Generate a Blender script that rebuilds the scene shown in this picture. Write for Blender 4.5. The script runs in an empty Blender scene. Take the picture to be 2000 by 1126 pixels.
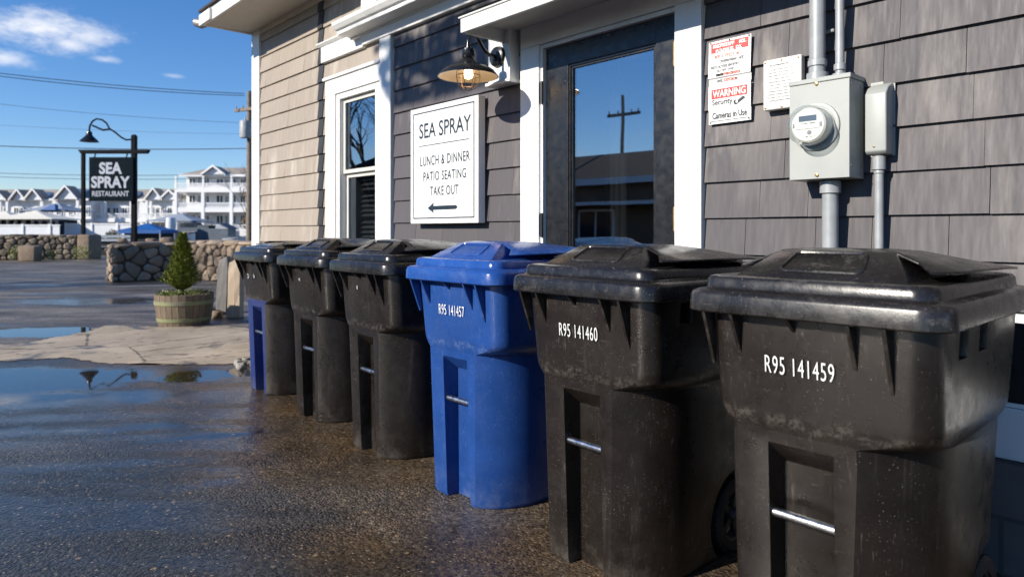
import bpy, bmesh, math, random
from mathutils import Vector, Matrix
random.seed(7)
R = math.radians
PI = math.pi
scene = bpy.context.scene
COL = scene.collection
YAW = R(47.75)                       # camera heading, also the heading of the far street fronts
CAM = (0.0, -2.9, 1.2)

# ---------------------------------------------------------------- mesh helpers
class MB:
    def __init__(s):
        s.v = []; s.f = []; s.m = []; s.tone = []
        s.cur = 0; s.t = 0.5
    def add(s, vs, fs):
        o = len(s.v)
        s.v += [tuple(p) for p in vs]
        s.tone += [s.t] * len(vs)
        for f in fs:
            s.f.append(tuple(i + o for i in f)); s.m.append(s.cur)
        return s
    def box(s, x0, x1, y0, y1, z0, z1):
        vs = [(x0,y0,z0),(x1,y0,z0),(x1,y1,z0),(x0,y1,z0),(x0,y0,z1),(x1,y0,z1),(x1,y1,z1),(x0,y1,z1)]
        return s.add(vs, [(3,2,1,0),(4,5,6,7),(0,1,5,4),(1,2,6,5),(2,3,7,6),(3,0,4,7)])
    def hexa(s, p):
        return s.add(p, [(3,2,1,0),(4,5,6,7),(0,1,5,4),(1,2,6,5),(2,3,7,6),(3,0,4,7)])
    def loft(s, rings, cap0=True, cap1=True):
        n = len(rings[0]); vs = [p for r in rings for p in r]; fs = []
        for k in range(len(rings)-1):
            for i in range(n):
                j = (i+1) % n
                fs.append((k*n+i, k*n+j, (k+1)*n+j, (k+1)*n+i))
        if cap0: fs.append(tuple(reversed(range(n))))
        if cap1: fs.append(tuple((len(rings)-1)*n+i for i in range(n)))
        return s.add(vs, fs)
    def tube(s, pts, r, n=8, caps=True):
        pts = [Vector(p) for p in pts]
        rr = r if isinstance(r, (list, tuple)) else [r]*len(pts)
        rings = []; prev = None
        for i, p in enumerate(pts):
            a = pts[max(i-1,0)]; b = pts[min(i+1,len(pts)-1)]
            t = (b-a).normalized()
            if prev is None:
                u = t.orthogonal().normalized()
            else:
                u = prev - t*prev.dot(t)
                u = u.normalized() if u.length > 1e-6 else t.orthogonal().normalized()
            prev = u; w = t.cross(u)
            rings.append([p + u*math.cos(2*PI*k/n)*rr[i] + w*math.sin(2*PI*k/n)*rr[i] for k in range(n)])
        return s.loft(rings, caps, caps)
    def lathe(s, prof, n=24, c=(0,0,0), axis='z', cap0=False, cap1=False):
        rings = []
        for (r, h) in prof:
            ring = []
            for k in range(n):
                a = 2*PI*k/n
                if axis == 'z': ring.append((c[0]+r*math.cos(a), c[1]+r*math.sin(a), c[2]+h))
                elif axis == 'x': ring.append((c[0]+h, c[1]+r*math.cos(a), c[2]+r*math.sin(a)))
                else: ring.append((c[0]+r*math.sin(a), c[1]+h, c[2]+r*math.cos(a)))
            rings.append(ring)
        return s.loft(rings, cap0, cap1)
    def prism(s, poly, y0, y1):      # poly in (x, z), extruded along y
        n = len(poly)
        vs = [(x,y0,z) for x,z in poly] + [(x,y1,z) for x,z in poly]
        fs = [tuple(range(n)), tuple(reversed(range(n,2*n)))]
        for i in range(n):
            j = (i+1)%n; fs.append((j,i,n+i,n+j))
        return s.add(vs, fs)
    def prism_x(s, poly, x0, x1):    # poly in (y, z), extruded along x
        n = len(poly)
        vs = [(x0,y,z) for y,z in poly] + [(x1,y,z) for y,z in poly]
        fs = [tuple(reversed(range(n))), tuple(range(n,2*n))]
        for i in range(n):
            j = (i+1)%n; fs.append((i,j,n+j,n+i))
        return s.add(vs, fs)
    def prism_z(s, poly, z0, z1):
        n = len(poly)
        vs = [(x,y,z0) for x,y in poly] + [(x,y,z1) for x,y in poly]
        fs = [tuple(reversed(range(n))), tuple(range(n,2*n))]
        for i in range(n):
            j = (i+1)%n; fs.append((i,j,n+j,n+i))
        return s.add(vs, fs)
    def sphere(s, c, r, n=10, m=7, rng=None, jit=0.0, sc=(1,1,1)):
        rings = []
        for i in range(m+1):
            th = PI*i/m; ring = []
            for k in range(n):
                a = 2*PI*k/n
                j = 1 + (rng.uniform(-jit,jit) if rng and 0<i<m else 0)
                rr = max(math.sin(th), 0.02)*r*j
                ring.append((c[0]+rr*math.cos(a)*sc[0], c[1]+rr*math.sin(a)*sc[1], c[2]-math.cos(th)*r*sc[2]*(j if rng else 1)))
            rings.append(ring)
        return s.loft(rings, True, True)
    def mesh(s, name, bevel=0, seg=2, smooth=None):
        me = bpy.data.meshes.new(name)
        me.from_pydata(s.v, [], s.f)
        if s.m and max(s.m) > 0: me.polygons.foreach_set('material_index', s.m)
        if len(set(s.tone)) > 1:
            at = me.color_attributes.new('tone', 'FLOAT_COLOR', 'POINT')
            buf = []
            for t in s.tone: buf += [t,t,t,1]
            at.data.foreach_set('color', buf)
        bm = bmesh.new(); bm.from_mesh(me)
        bmesh.ops.recalc_face_normals(bm, faces=bm.faces[:])
        if bevel:
            ed = [e for e in bm.edges if len(e.link_faces)==2 and e.calc_face_angle(0) > R(28)]
            bmesh.ops.bevel(bm, geom=ed, offset=bevel, segments=seg, profile=0.5, affect='EDGES', clamp_overlap=True)
        bm.to_mesh(me); bm.free()
        if smooth is not None:
            me.polygons.foreach_set('use_smooth', [True]*len(me.polygons))
            me.set_sharp_from_angle(angle=R(smooth))
        me.update()
        return me
    def build(s, name, mats, parent=None, bevel=0, seg=2, smooth=None):
        me = s.mesh(name, bevel, seg, smooth)
        return link(name, me, mats, parent)

def link(name, me, mats, parent=None):
    o = bpy.data.objects.new(name, me); COL.objects.link(o)
    for m in (mats if isinstance(mats, (list,tuple)) else [mats]):
        if len(me.materials) < (len(mats) if isinstance(mats,(list,tuple)) else 1): me.materials.append(m)
    if parent is not None: o.parent = parent
    return o

def tag(o, label=None, cat=None, group=None, kind=None):
    if label: o['label'] = label
    if cat: o['category'] = cat
    if group: o['group'] = group
    if kind: o['kind'] = kind
    return o

def thing(name, label, cat, loc=(0,0,0), rz=0, group=None):
    o = bpy.data.objects.new(name, None); COL.objects.link(o)
    o.location = loc; o.rotation_euler = (0,0,rz); o.empty_display_size = 0.2
    return tag(o, label, cat, group)

def copy_tree(o, parent=None):
    c = o.copy(); COL.objects.link(c)
    if parent is not None: c.parent = parent
    for ch in o.children: copy_tree(ch, c)
    return c

def text_mesh(body, height, width, depth=0.0015, offset=0.0, spacing=1.0):
    cu = bpy.data.curves.new('lettering', 'FONT'); cu.body = body; cu.size = 1; cu.extrude = 0
    cu.offset = offset; cu.space_character = spacing; cu.resolution_u = 4
    ob = bpy.data.objects.new('lettering', cu); COL.objects.link(ob)
    bpy.context.view_layer.update()
    dg = bpy.context.evaluated_depsgraph_get()
    me = bpy.data.meshes.new_from_object(ob.evaluated_get(dg))
    vs = [v.co.copy() for v in me.vertices]; fs = [tuple(p.vertices) for p in me.polygons]
    bpy.data.objects.remove(ob); bpy.data.meshes.remove(me); bpy.data.curves.remove(cu)
    x0 = min(v.x for v in vs); x1 = max(v.x for v in vs); y0 = min(v.y for v in vs); y1 = max(v.y for v in vs)
    sx = width/(x1-x0); sy = height/(y1-y0)
    return [((v.x-(x0+x1)/2)*sx, (v.y-y0)*sy) for v in vs], fs

def add_text(mb, body, cx, z, y, height, width, offset=0.0, spacing=1.0, tilt=0.0):
    vs, fs = text_mesh(body, height, width, offset=offset, spacing=spacing)
    mb.add([(cx+a, y + b*tilt, z+b) for a,b in vs], fs)

# ---------------------------------------------------------------- material helpers
class NT:
    def __init__(s, name):
        s.m = bpy.data.materials.new(name); s.m.use_nodes = True
        s.t = s.m.node_tree; s.n = s.t.nodes; s.l = s.t.links
        s.b = s.n['Principled BSDF']; s.out = s.n['Material Output']
        s._co = None
    def new(s, typ, **kw):
        nd = s.n.new(typ)
        for k, v in kw.items(): setattr(nd, k, v)
        return nd
    def co(s):
        if s._co is None:
            tc = s.new('ShaderNodeTexCoord'); oi = s.new('ShaderNodeObjectInfo')
            mu = s.new('ShaderNodeMath', operation='MULTIPLY'); mu.inputs[1].default_value = 37.0
            s.l.new(oi.outputs['Random'], mu.inputs[0])
            ad = s.new('ShaderNodeVectorMath', operation='ADD')
            s.l.new(tc.outputs['Object'], ad.inputs[0]); s.l.new(mu.outputs[0], ad.inputs[1])
            s._co = ad.outputs[0]
        return s._co
    def mapped(s, scale=(1,1,1), rot=(0,0,0), src=None):
        mp = s.new('ShaderNodeMapping'); mp.inputs['Scale'].default_value = scale; mp.inputs['Rotation'].default_value = rot
        s.l.new(src or s.co(), mp.inputs['Vector']); return mp.outputs[0]
    def noise(s, scale, detail=4, rough=0.55, vec=None, dist=0):
        nd = s.new('ShaderNodeTexNoise'); nd.inputs['Scale'].default_value = scale
        nd.inputs['Detail'].default_value = detail; nd.inputs['Roughness'].default_value = rough
        nd.inputs['Distortion'].default_value = dist
        s.l.new(vec or s.co(), nd.inputs['Vector']); return nd.outputs['Fac']
    def voro(s, scale, vec=None, feature='F1', out='Distance'):
        nd = s.new('ShaderNodeTexVoronoi', feature=feature); nd.inputs['Scale'].default_value = scale
        s.l.new(vec or s.co(), nd.inputs['Vector']); return nd.outputs[out]
    def ramp(s, src, a, b, va=0.0, vb=1.0, smooth=False):
        nd = s.new('ShaderNodeMapRange', interpolation_type='SMOOTHSTEP' if smooth else 'LINEAR'); nd.inputs[1].default_value = a; nd.inputs[2].default_value = b
        nd.inputs[3].default_value = va; nd.inputs[4].default_value = vb
        s.l.new(src, nd.inputs[0]); return nd.outputs[0]
    def math(s, op, a, b=None):
        nd = s.new('ShaderNodeMath', operation=op)
        for i, x in enumerate((a, b)):
            if x is None: continue
            if isinstance(x, (int,float)): nd.inputs[i].default_value = x
            else: s.l.new(x, nd.inputs[i])
        return nd.outputs[0]
    def mix(s, fac, a, b, blend='MIX'):
        nd = s.new('ShaderNodeMix', data_type='RGBA', blend_type=blend)
        for i, x in ((0,fac),(6,a),(7,b)):
            if isinstance(x, (int,float)): nd.inputs[i].default_value = x
            elif isinstance(x, tuple): nd.inputs[i].default_value = (*x,1) if len(x)==3 else x
            else: s.l.new(x, nd.inputs[i])
        return nd.outputs[2]
    def set(s, **kw):
        for k, v in kw.items():
            i = s.b.inputs[k.replace('_',' ')]
            if isinstance(v, (int,float)): i.default_value = v
            elif isinstance(v, tuple): i.default_value = (*v,1) if len(v)==3 else v
            else: s.l.new(v, i)
        return s
    def bump(s, h, strength=0.3, dist=0.01):
        nd = s.new('ShaderNodeBump'); nd.inputs['Strength'].default_value = strength if isinstance(strength,(int,float)) else 1
        if not isinstance(strength,(int,float)): s.l.new(strength, nd.inputs['Strength'])
        nd.inputs['Distance'].default_value = dist
        s.l.new(h, nd.inputs['Height']); s.l.new(nd.outputs[0], s.b.inputs['Normal']); return s

def simple(name, col, rough=0.5, metal=0.0, var=0.15, scale=6.0, spec=0.5, bump=0.0, bscale=60.0, dark=None):
    t = NT(name)
    n = t.noise(scale, 6)
    f = t.ramp(n, 0.3, 0.7)
    d = dark or tuple(c*(1-var*2) for c in col)
    t.set(Base_Color=t.mix(f, d, col), Roughness=t.ramp(t.noise(scale*2.3,4), 0.3,0.7, max(rough-0.08,0.02), min(rough+0.1,1)), Metallic=metal)
    t.b.inputs['Specular IOR Level'].default_value = spec
    if bump: t.bump(t.noise(bscale, 3), bump, 0.004)
    return t.m

M = {}
def white_paint(name, col=(0.80,0.79,0.76)):
    t = NT(name)
    g = t.ramp(t.noise(1.0, 6, 0.65, t.mapped((2.2,2.2,0.9))), 0.45, 0.75)
    c = t.mix(g, col, tuple(c*0.84 for c in col))
    sp = t.ramp(t.noise(24, 5, 0.7), 0.68, 0.74)
    c = t.mix(sp, c, (0.42,0.39,0.34))
    t.set(Base_Color=c, Roughness=0.42)
    t.bump(t.noise(14, 4, 0.6, t.mapped((1,1,8))), 0.12, 0.004)
    return t.m
M['white'] = white_paint('white_paint')
M['sash'] = simple('cream_sash', (0.62,0.60,0.54), 0.45, var=0.06)
M['cream'] = simple('cream_enamel', (0.80,0.72,0.58), 0.45, var=0.04)

def siding(name, c1, c2, stain, stain_amt, grain=0.5):
    t = NT(name)
    at = t.new('ShaderNodeAttribute', attribute_name='tone')
    base = t.mix(at.outputs['Fac'], c1, c2)
    gr = t.noise(1.0, 5, 0.6, t.mapped((55,55,2.5)))
    base = t.mix(t.ramp(gr, 0.35, 0.7, 0, grain), base, tuple(c*0.72 for c in c1))
    st = t.noise(1.0, 6, 0.62, t.mapped((7,7,1.6)))
    st2 = t.noise(0.75, 2)
    amt = t.math('MULTIPLY', t.ramp(st, 0.52, 0.68), t.ramp(st2, 0.48, 0.64))
    base = t.mix(t.math('MULTIPLY', amt, stain_amt), base, stain)
    t.set(Base_Color=base, Roughness=t.ramp(gr, 0.3,0.7,0.55,0.72))
    t.bump(gr, 0.22, 0.004)
    return t.m
M['dark_siding'] = siding('dark_shingle_paint', (0.072,0.065,0.070), (0.094,0.084,0.089), (0.27,0.24,0.215), 0.8, 0.28)
M['beige_siding'] = siding('beige_shingle_paint', (0.318,0.268,0.216), (0.352,0.296,0.240), (0.60,0.55,0.48), 0.7, 0.45)
M['backing'] = simple('dark_sheathing', (0.03,0.03,0.032), 0.9)
M['strip'] = simple('charcoal_shadow', (0.024,0.026,0.032), 0.7)  # colour of the shadow line on the beige wall
M['soffit'] = simple('cream_soffit_paint', (0.60,0.56,0.50), 0.55, var=0.05)
M['roof'] = simple('dark_roof_shingle', (0.05,0.042,0.04), 0.9, bump=0.4)
M['zinc'] = simple('dull_zinc', (0.42,0.38,0.34), 0.42, 0.6)

def block_mat():
    t = NT('concrete_block_paint')
    br = t.new('ShaderNodeTexBrick'); br.inputs['Scale'].default_value = 1
    br.inputs['Brick Width'].default_value = 0.4; br.inputs['Row Height'].default_value = 0.2; br.inputs['Mortar Size'].default_value = 0.008
    tc = t.new('ShaderNodeTexCoord'); mp = t.new('ShaderNodeMapping'); mp.inputs['Rotation'].default_value = (R(-90),0,0)
    t.l.new(tc.outputs['Object'], mp.inputs[0]); t.l.new(mp.outputs[0], br.inputs['Vector'])
    br.inputs['Color1'].default_value = (0.105,0.10,0.095,1); br.inputs['Color2'].default_value = (0.12,0.112,0.105,1); br.inputs['Mortar'].default_value = (0.06,0.057,0.055,1)
    t.set(Base_Color=t.mix(t.ramp(t.noise(9,5),0.35,0.7,0,0.5), br.outputs['Color'], (0.075,0.07,0.066)), Roughness=0.85)
    t.bump(t.noise(70,3), 0.4, 0.004)
    return t.m
M['block'] = block_mat()

def plastic(name, c1, c2, scuff, rough=0.33, specks=1.0):
    t = NT(name)
    n = t.noise(5, 5, 0.6)
    base = t.mix(t.ramp(n,0.35,0.7), c1, c2)
    dust = t.ramp(t.noise(1.0, 5, 0.65, t.mapped((3,3,1.2))), 0.52, 0.8, 0, 0.22)
    base = t.mix(dust, base, tuple(c*0.3+0.01 for c in scuff))
    v = t.voro(150); cellr = t.new('ShaderNodeTexVoronoi'); cellr.inputs['Scale'].default_value = 150
    t.l.new(t.co(), cellr.inputs['Vector'])
    sep = t.new('ShaderNodeSeparateColor'); t.l.new(cellr.outputs['Color'], sep.inputs[0])
    sp = t.math('MULTIPLY', t.ramp(v, 0.16, 0.30, 1, 0), t.ramp(sep.outputs[0], 0.80, 0.92))
    sp = t.math('MULTIPLY', sp, t.ramp(t.noise(6,3), 0.42,0.62, 0.05, 0.55*specks))
    base = t.mix(sp, base, scuff)
    sc = t.ramp(t.noise(1.0, 6, 0.75, t.mapped((36,36,5),(0.4,0.2,0.5))), 0.64, 0.72)
    sc = t.math('MULTIPLY', sc, t.ramp(t.noise(4.0,3), 0.46,0.64, 0, 0.5))
    base = t.mix(sc, base, scuff)
    ge = t.new('ShaderNodeNewGeometry')
    wear = t.math('MULTIPLY', t.ramp(ge.outputs['Pointiness'], 0.53, 0.60), t.ramp(t.noise(13,6,0.75), 0.50, 0.68, 0, 0.20))
    base = t.mix(wear, base, scuff)
    tcb = t.new('ShaderNodeTexCoord'); szb = t.new('ShaderNodeSeparateXYZ'); t.l.new(tcb.outputs['Object'], szb.inputs[0])
    band = t.math('MULTIPLY', t.ramp(t.math('ABSOLUTE', t.math('SUBTRACT', szb.outputs[2], 0.700)), 0.004, 0.030, 1, 0, True), t.ramp(t.noise(26,7,0.8), 0.48, 0.62))
    rimw = t.math('MULTIPLY', t.ramp(szb.outputs[2], 0.975, 1.0, 0, 1), t.ramp(t.noise(1.0,7,0.8,t.mapped((11,11,16))), 0.56, 0.70))
    low = t.math('MULTIPLY', t.ramp(szb.outputs[2], 0.16, 0.0, 0, 1), t.ramp(t.noise(8,5,0.7), 0.45, 0.65))
    wr = t.math('MAXIMUM', t.math('MAXIMUM', t.math('MULTIPLY', band, 0.26), t.math('MULTIPLY', rimw, 0.24)), t.math('MULTIPLY', low, 0.25))
    base = t.mix(wr, base, scuff)
    fine = t.ramp(t.noise(1.0,3,0.6,t.mapped((140,140,22),(0.7,0.4,0.2))), 0.62, 0.70)
    fine2 = t.ramp(t.noise(1.0,3,0.6,t.mapped((24,150,150),(0.2,0.9,0.5))), 0.63, 0.71)
    base = t.mix(t.math('MULTIPLY', t.math('MAXIMUM', fine, fine2), t.ramp(t.noise(5,4), 0.4, 0.65, 0.02, 0.20)), base, scuff)
    drip = t.math('MULTIPLY', t.ramp(t.noise(1.0,4,0.6,t.mapped((26,26,1.1))), 0.60, 0.70, 0, 0.22), t.ramp(t.noise(3.0,3),0.45,0.6))
    base = t.mix(drip, base, tuple(c*0.45 for c in scuff))
    t.set(Base_Color=base, Roughness=t.ramp(t.noise(17,5,0.7), 0.3,0.75, rough-0.08, rough+0.16))
    t.b.inputs['Specular IOR Level'].default_value = 0.5
    t.bump(t.noise(220, 2), 0.10, 0.002)
    return t.m
M['black_bin'] = plastic('black_bin_plastic', (0.0105,0.0078,0.0064), (0.0172,0.0130,0.0106), (0.24,0.21,0.18), 0.30)
M['black_lid'] = plastic('black_lid_plastic', (0.008,0.007,0.0066), (0.014,0.0125,0.0115), (0.26,0.23,0.21), 0.23)
M['blue_bin'] = plastic('blue_bin_plastic', (0.011,0.050,0.20), (0.016,0.064,0.25), (0.26,0.31,0.42), 0.30)
M['blue_lid'] = plastic('blue_lid_plastic', (0.012,0.056,0.24), (0.018,0.076,0.30), (0.30,0.34,0.42), 0.19)
M['navy_bin'] = plastic('navy_bin_plastic', (0.012,0.026,0.12), (0.018,0.034,0.15), (0.22,0.24,0.31), 0.35)
M['steel'] = simple('galvanised_bar', (0.55,0.56,0.58), 0.3, 1.0, var=0.12, scale=20)
M['tyre'] = simple('tyre_rubber', (0.012,0.012,0.013), 0.75)
M['hub'] = simple('grey_hub_plastic', (0.03,0.03,0.032), 0.5)
def stencil():
    t = NT('white_stencil_paint')
    t.set(Base_Color=t.mix(t.ramp(t.noise(90,4),0.62,0.72), (0.78,0.78,0.76), (0.25,0.24,0.23)), Roughness=0.55); return t.m
M['stencil'] = stencil()
M['smudge'] = simple('faded_white_mark', (0.5,0.5,0.49), 0.6, var=0.2, scale=60)

M['meter_grey'] = simple('grey_enamel', (0.37,0.385,0.36), 0.38, 0.0, var=0.05, scale=5)
M['conduit'] = simple('grey_conduit_paint', (0.36,0.375,0.38), 0.4, 0.15, var=0.1, scale=12)
M['plastic_white'] = simple('white_plastic', (0.76,0.74,0.69), 0.4, var=0.05)
M['meter_face'] = simple('meter_face', (0.78,0.77,0.70), 0.35, var=0.03)
M['lcd'] = simple('grey_display', (0.12,0.15,0.18), 0.25)
M['ink'] = simple('black_ink', (0.03,0.03,0.035), 0.5)
M['ink_grey'] = simple('grey_ink', (0.30,0.30,0.31), 0.6)
M['red'] = simple('red_print', (0.72,0.05,0.035), 0.4, var=0.12, scale=14)
M['red_faded'] = simple('faded_red_print', (0.72,0.24,0.18), 0.5, var=0.15, scale=30)
M['sign_white'] = simple('white_sign_face', (0.80,0.80,0.78), 0.35, var=0.03, scale=3)
M['navy_ink'] = simple('navy_sign_ink', (0.012,0.026,0.042), 0.45)
M['lamp_black'] = simple('black_enamel', (0.012,0.013,0.015), 0.22, var=0.15)
M['brass'] = simple('worn_brass', (0.50,0.34,0.16), 0.4, 0.8)
M['bronze_wire'] = simple('bronze_wire', (0.30,0.22,0.15), 0.35, 0.8)
M['door'] = simple('black_door_paint', (0.0135,0.014,0.0155), 0.30, var=0.05, scale=9, bump=0.04, bscale=40)
M['hinge_black'] = simple('black_hinge', (0.012,0.012,0.013), 0.4)
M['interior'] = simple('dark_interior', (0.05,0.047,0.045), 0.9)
M['curtain'] = simple('grey_curtain', (0.20,0.21,0.21), 0.8)
M['blind'] = simple('white_blind', (0.62,0.62,0.58), 0.5, var=0.04)

def emis(name, col, st):
    t = NT(name); t.set(Base_Color=(0.8,0.7,0.5)); t.b.inputs['Emission Color'].default_value = (*col,1); t.b.inputs['Emission Strength'].default_value = st
    return t.m
M['bulb'] = emis('warm_bulb', (1.0,0.66,0.33), 10.0)

def glass(name, tint, ior, rough=0.004):
    t = NT(name)
    tr = t.new('ShaderNodeBsdfTransparent'); tr.inputs[0].default_value = (*tint,1)
    gl = t.new('ShaderNodeBsdfGlossy'); gl.inputs['Roughness'].default_value = rough; gl.inputs[0].default_value = (0.95,0.97,1,1)
    lw = t.new('ShaderNodeLayerWeight'); lw.inputs[0].default_value = 0.5
    bp = t.new('ShaderNodeBump'); bp.inputs['Strength'].default_value = 0.02; bp.inputs['Distance'].default_value = 0.02
    t.l.new(t.noise(2.2,1), bp.inputs['Height']); t.l.new(bp.outputs[0], gl.inputs['Normal'])
    mx = t.new('ShaderNodeMixShader'); t.l.new(t.ramp(t.math('POWER', lw.outputs['Facing'], 3.0), 0, 1, ior, 0.9), mx.inputs[0]); t.l.new(tr.outputs[0], mx.inputs[1]); t.l.new(gl.outputs[0], mx.inputs[2])
    t.l.new(mx.outputs[0], t.out.inputs[0]); return t.m
M['pane'] = glass('coated_window_glass', (0.60,0.62,0.63), 0.30, 0.012)
M['clear'] = glass('clear_cover_glass', (0.93,0.94,0.93), 0.05)

# ---------------------------------------------------------------- sky, sun, camera
SUN = Vector((-0.19, -1.0, 0.50)).normalized()      # towards the sun
w = bpy.data.worlds.new('World'); scene.world = w; w.use_nodes = True
nt = w.node_tree; bg = nt.nodes['Background']
sky = nt.nodes.new('ShaderNodeTexSky'); sky.sky_type = 'NISHITA'; sky.sun_disc = False
sky.sun_elevation = math.asin(SUN.z); sky.sun_rotation = math.atan2(SUN.x, SUN.y)
sky.altitude = 0; sky.air_density = 1.0; sky.dust_density = 0.0; sky.ozone_density = 3.6
hsv = nt.nodes.new('ShaderNodeHueSaturation'); hsv.inputs['Saturation'].default_value = 1.22; hsv.inputs['Value'].default_value = 1.0
nt.links.new(sky.outputs[0], hsv.inputs['Color'])
tc = nt.nodes.new('ShaderNodeTexCoord')
def wm(op, a, b=None):
    nd = nt.nodes.new('ShaderNodeMath'); nd.operation = op
    for i, x in enumerate((a,b)):
        if x is None: continue
        if isinstance(x,(int,float)): nd.inputs[i].default_value = x
        else: nt.links.new(x, nd.inputs[i])
    return nd.outputs[0]
def wdot(v):
    nd = nt.nodes.new('ShaderNodeVectorMath'); nd.operation = 'DOT_PRODUCT'
    nt.links.new(tc.outputs['Generated'], nd.inputs[0]); nd.inputs[1].default_value = v
    return nd.outputs['Value']
def wnoise(sc, det, ro, scale=(1,1,1)):
    mp = nt.nodes.new('ShaderNodeMapping'); mp.inputs['Scale'].default_value = scale
    nt.links.new(tc.outputs['Generated'], mp.inputs[0])
    nd = nt.nodes.new('ShaderNodeTexNoise'); nd.inputs['Scale'].default_value = sc; nd.inputs['Detail'].default_value = det; nd.inputs['Roughness'].default_value = ro
    nt.links.new(mp.outputs[0], nd.inputs['Vector']); return nd.outputs['Fac']
FWD = Vector((-0.74, 0.672, 0)); RGT = Vector((0.672, 0.74, 0)); UP = Vector((0,0,1))
wn = wnoise(15, 7, 0.62, (1,1,2.4)); wn2 = wnoise(55, 5, 0.6, (1,1,2))
total = None
# each cloud: heading and height as slopes of the line of sight, half extents, density
for (a, b, wa, wb, den) in ((-0.70,0.298,0.085,0.030,1.0),(-0.652,0.275,0.040,0.014,0.8),(-0.635,0.288,0.05,0.020,0.8),(-0.752,0.257,0.040,0.013,0.75),(-0.60,0.252,0.022,0.006,0.55),(-0.50,0.228,0.012,0.003,0.3)):
    c = (FWD + RGT*a + UP*b).normalized()
    r = RGT - c*RGT.dot(c); r.normalize(); u = c.cross(r) * (1 if c.cross(r).z > 0 else -1)
    L = (FWD + RGT*a + UP*b).length
    r2 = (r*math.cos(-0.13)+u*math.sin(-0.13)); u2 = (u*math.cos(-0.13)-r*math.sin(-0.13))
    x = wm('DIVIDE', wdot(r2), wa/L); y = wm('DIVIDE', wdot(u2), wb/L)
    d = wm('SQRT', wm('ADD', wm('MULTIPLY',x,x), wm('MULTIPLY',y,y)))
    d = wm('ADD', d, wm('MULTIPLY', wm('SUBTRACT', wn, 0.5), 2.6)); d = wm('ADD', d, wm('MULTIPLY', wm('SUBTRACT', wn2, 0.5), 0.9))
    mr = nt.nodes.new('ShaderNodeMapRange'); mr.interpolation_type = 'SMOOTHSTEP'
    mr.inputs[1].default_value = 1.35; mr.inputs[2].default_value = -0.25; mr.inputs[3].default_value = 0; mr.inputs[4].default_value = den
    nt.links.new(d, mr.inputs[0])
    k = wm('MULTIPLY', mr.outputs[0], wm('GREATER_THAN', wdot(c), 0.0))
    total = k if total is None else wm('MAXIMUM', total, k)
# thin high streaks over the street side of the sky
st = nt.nodes.new('ShaderNodeMapRange'); st.inputs[1].default_value = 0.56; st.inputs[2].default_value = 0.80; st.inputs[4].default_value = 0.30
nt.links.new(wnoise(5, 6, 0.6, (1,1,4)), st.inputs[0])
side = nt.nodes.new('ShaderNodeMapRange'); side.inputs[1].default_value = 0.1; side.inputs[2].default_value = 0.5
nt.links.new(wdot((0.0,-1.0,0.0)), side.inputs[0])
total = wm('MAXIMUM', total, wm('MULTIPLY', st.outputs[0], side.outputs[0]))
mx = nt.nodes.new('ShaderNodeMix'); mx.data_type = 'RGBA'
nt.links.new(total, mx.inputs[0]); tint = nt.nodes.new('ShaderNodeMix'); tint.data_type = 'RGBA'; tint.blend_type = 'MULTIPLY'; tint.inputs[0].default_value = 1.0; tint.inputs[7].default_value = (1.04,1.06,1.24,1)
nt.links.new(hsv.outputs[0], tint.inputs[6]); nt.links.new(tint.outputs[2], mx.inputs[6]); mx.inputs[7].default_value = (8.2,8.3,8.7,1)
nt.links.new(mx.outputs[2], bg.inputs['Color']); bg.inputs['Strength'].default_value = 0.095

sl = bpy.data.lights.new('sun', 'SUN'); sl.energy = 5.0; sl.angle = R(0.53); sl.color = (1.0,0.93,0.82)
so = bpy.data.objects.new('sun', sl); COL.objects.link(so); so.location = (-5,-20,12)
so.rotation_euler = (-SUN).to_track_quat('-Z','Y').to_euler()

cam = bpy.data.cameras.new('camera'); co = bpy.data.objects.new('camera', cam); COL.objects.link(co)
co.location = CAM; co.rotation_euler = (R(90), 0, YAW)
cam.sensor_width = 36; cam.lens = 36*1321/2000; cam.shift_y = -113/2000; cam.clip_start = 0.05; cam.clip_end = 3000
cam.dof.use_dof = True; cam.dof.focus_distance = 2.7; cam.dof.aperture_fstop = 3.2; cam.dof.aperture_blades = 7
scene.camera = co
scene.view_settings.view_transform = 'Standard'; scene.view_settings.look = 'None'
scene.view_settings.exposure = 0.42; scene.view_settings.gamma = 1.0
scene.cycles.use_denoising = True
scene.cycles.max_bounces = 7; scene.cycles.transparent_max_bounces = 12
scene.cycles.caustics_reflective = False; scene.cycles.caustics_refractive = False
scene.cycles.sample_clamp_indirect = 6.0

def at(right, depth):                # ground point from metres to the right and metres ahead of the camera
    return Vector((0.672*right - 0.74*depth, 0.74*right + 0.672*depth - 2.9, 0))

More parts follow.
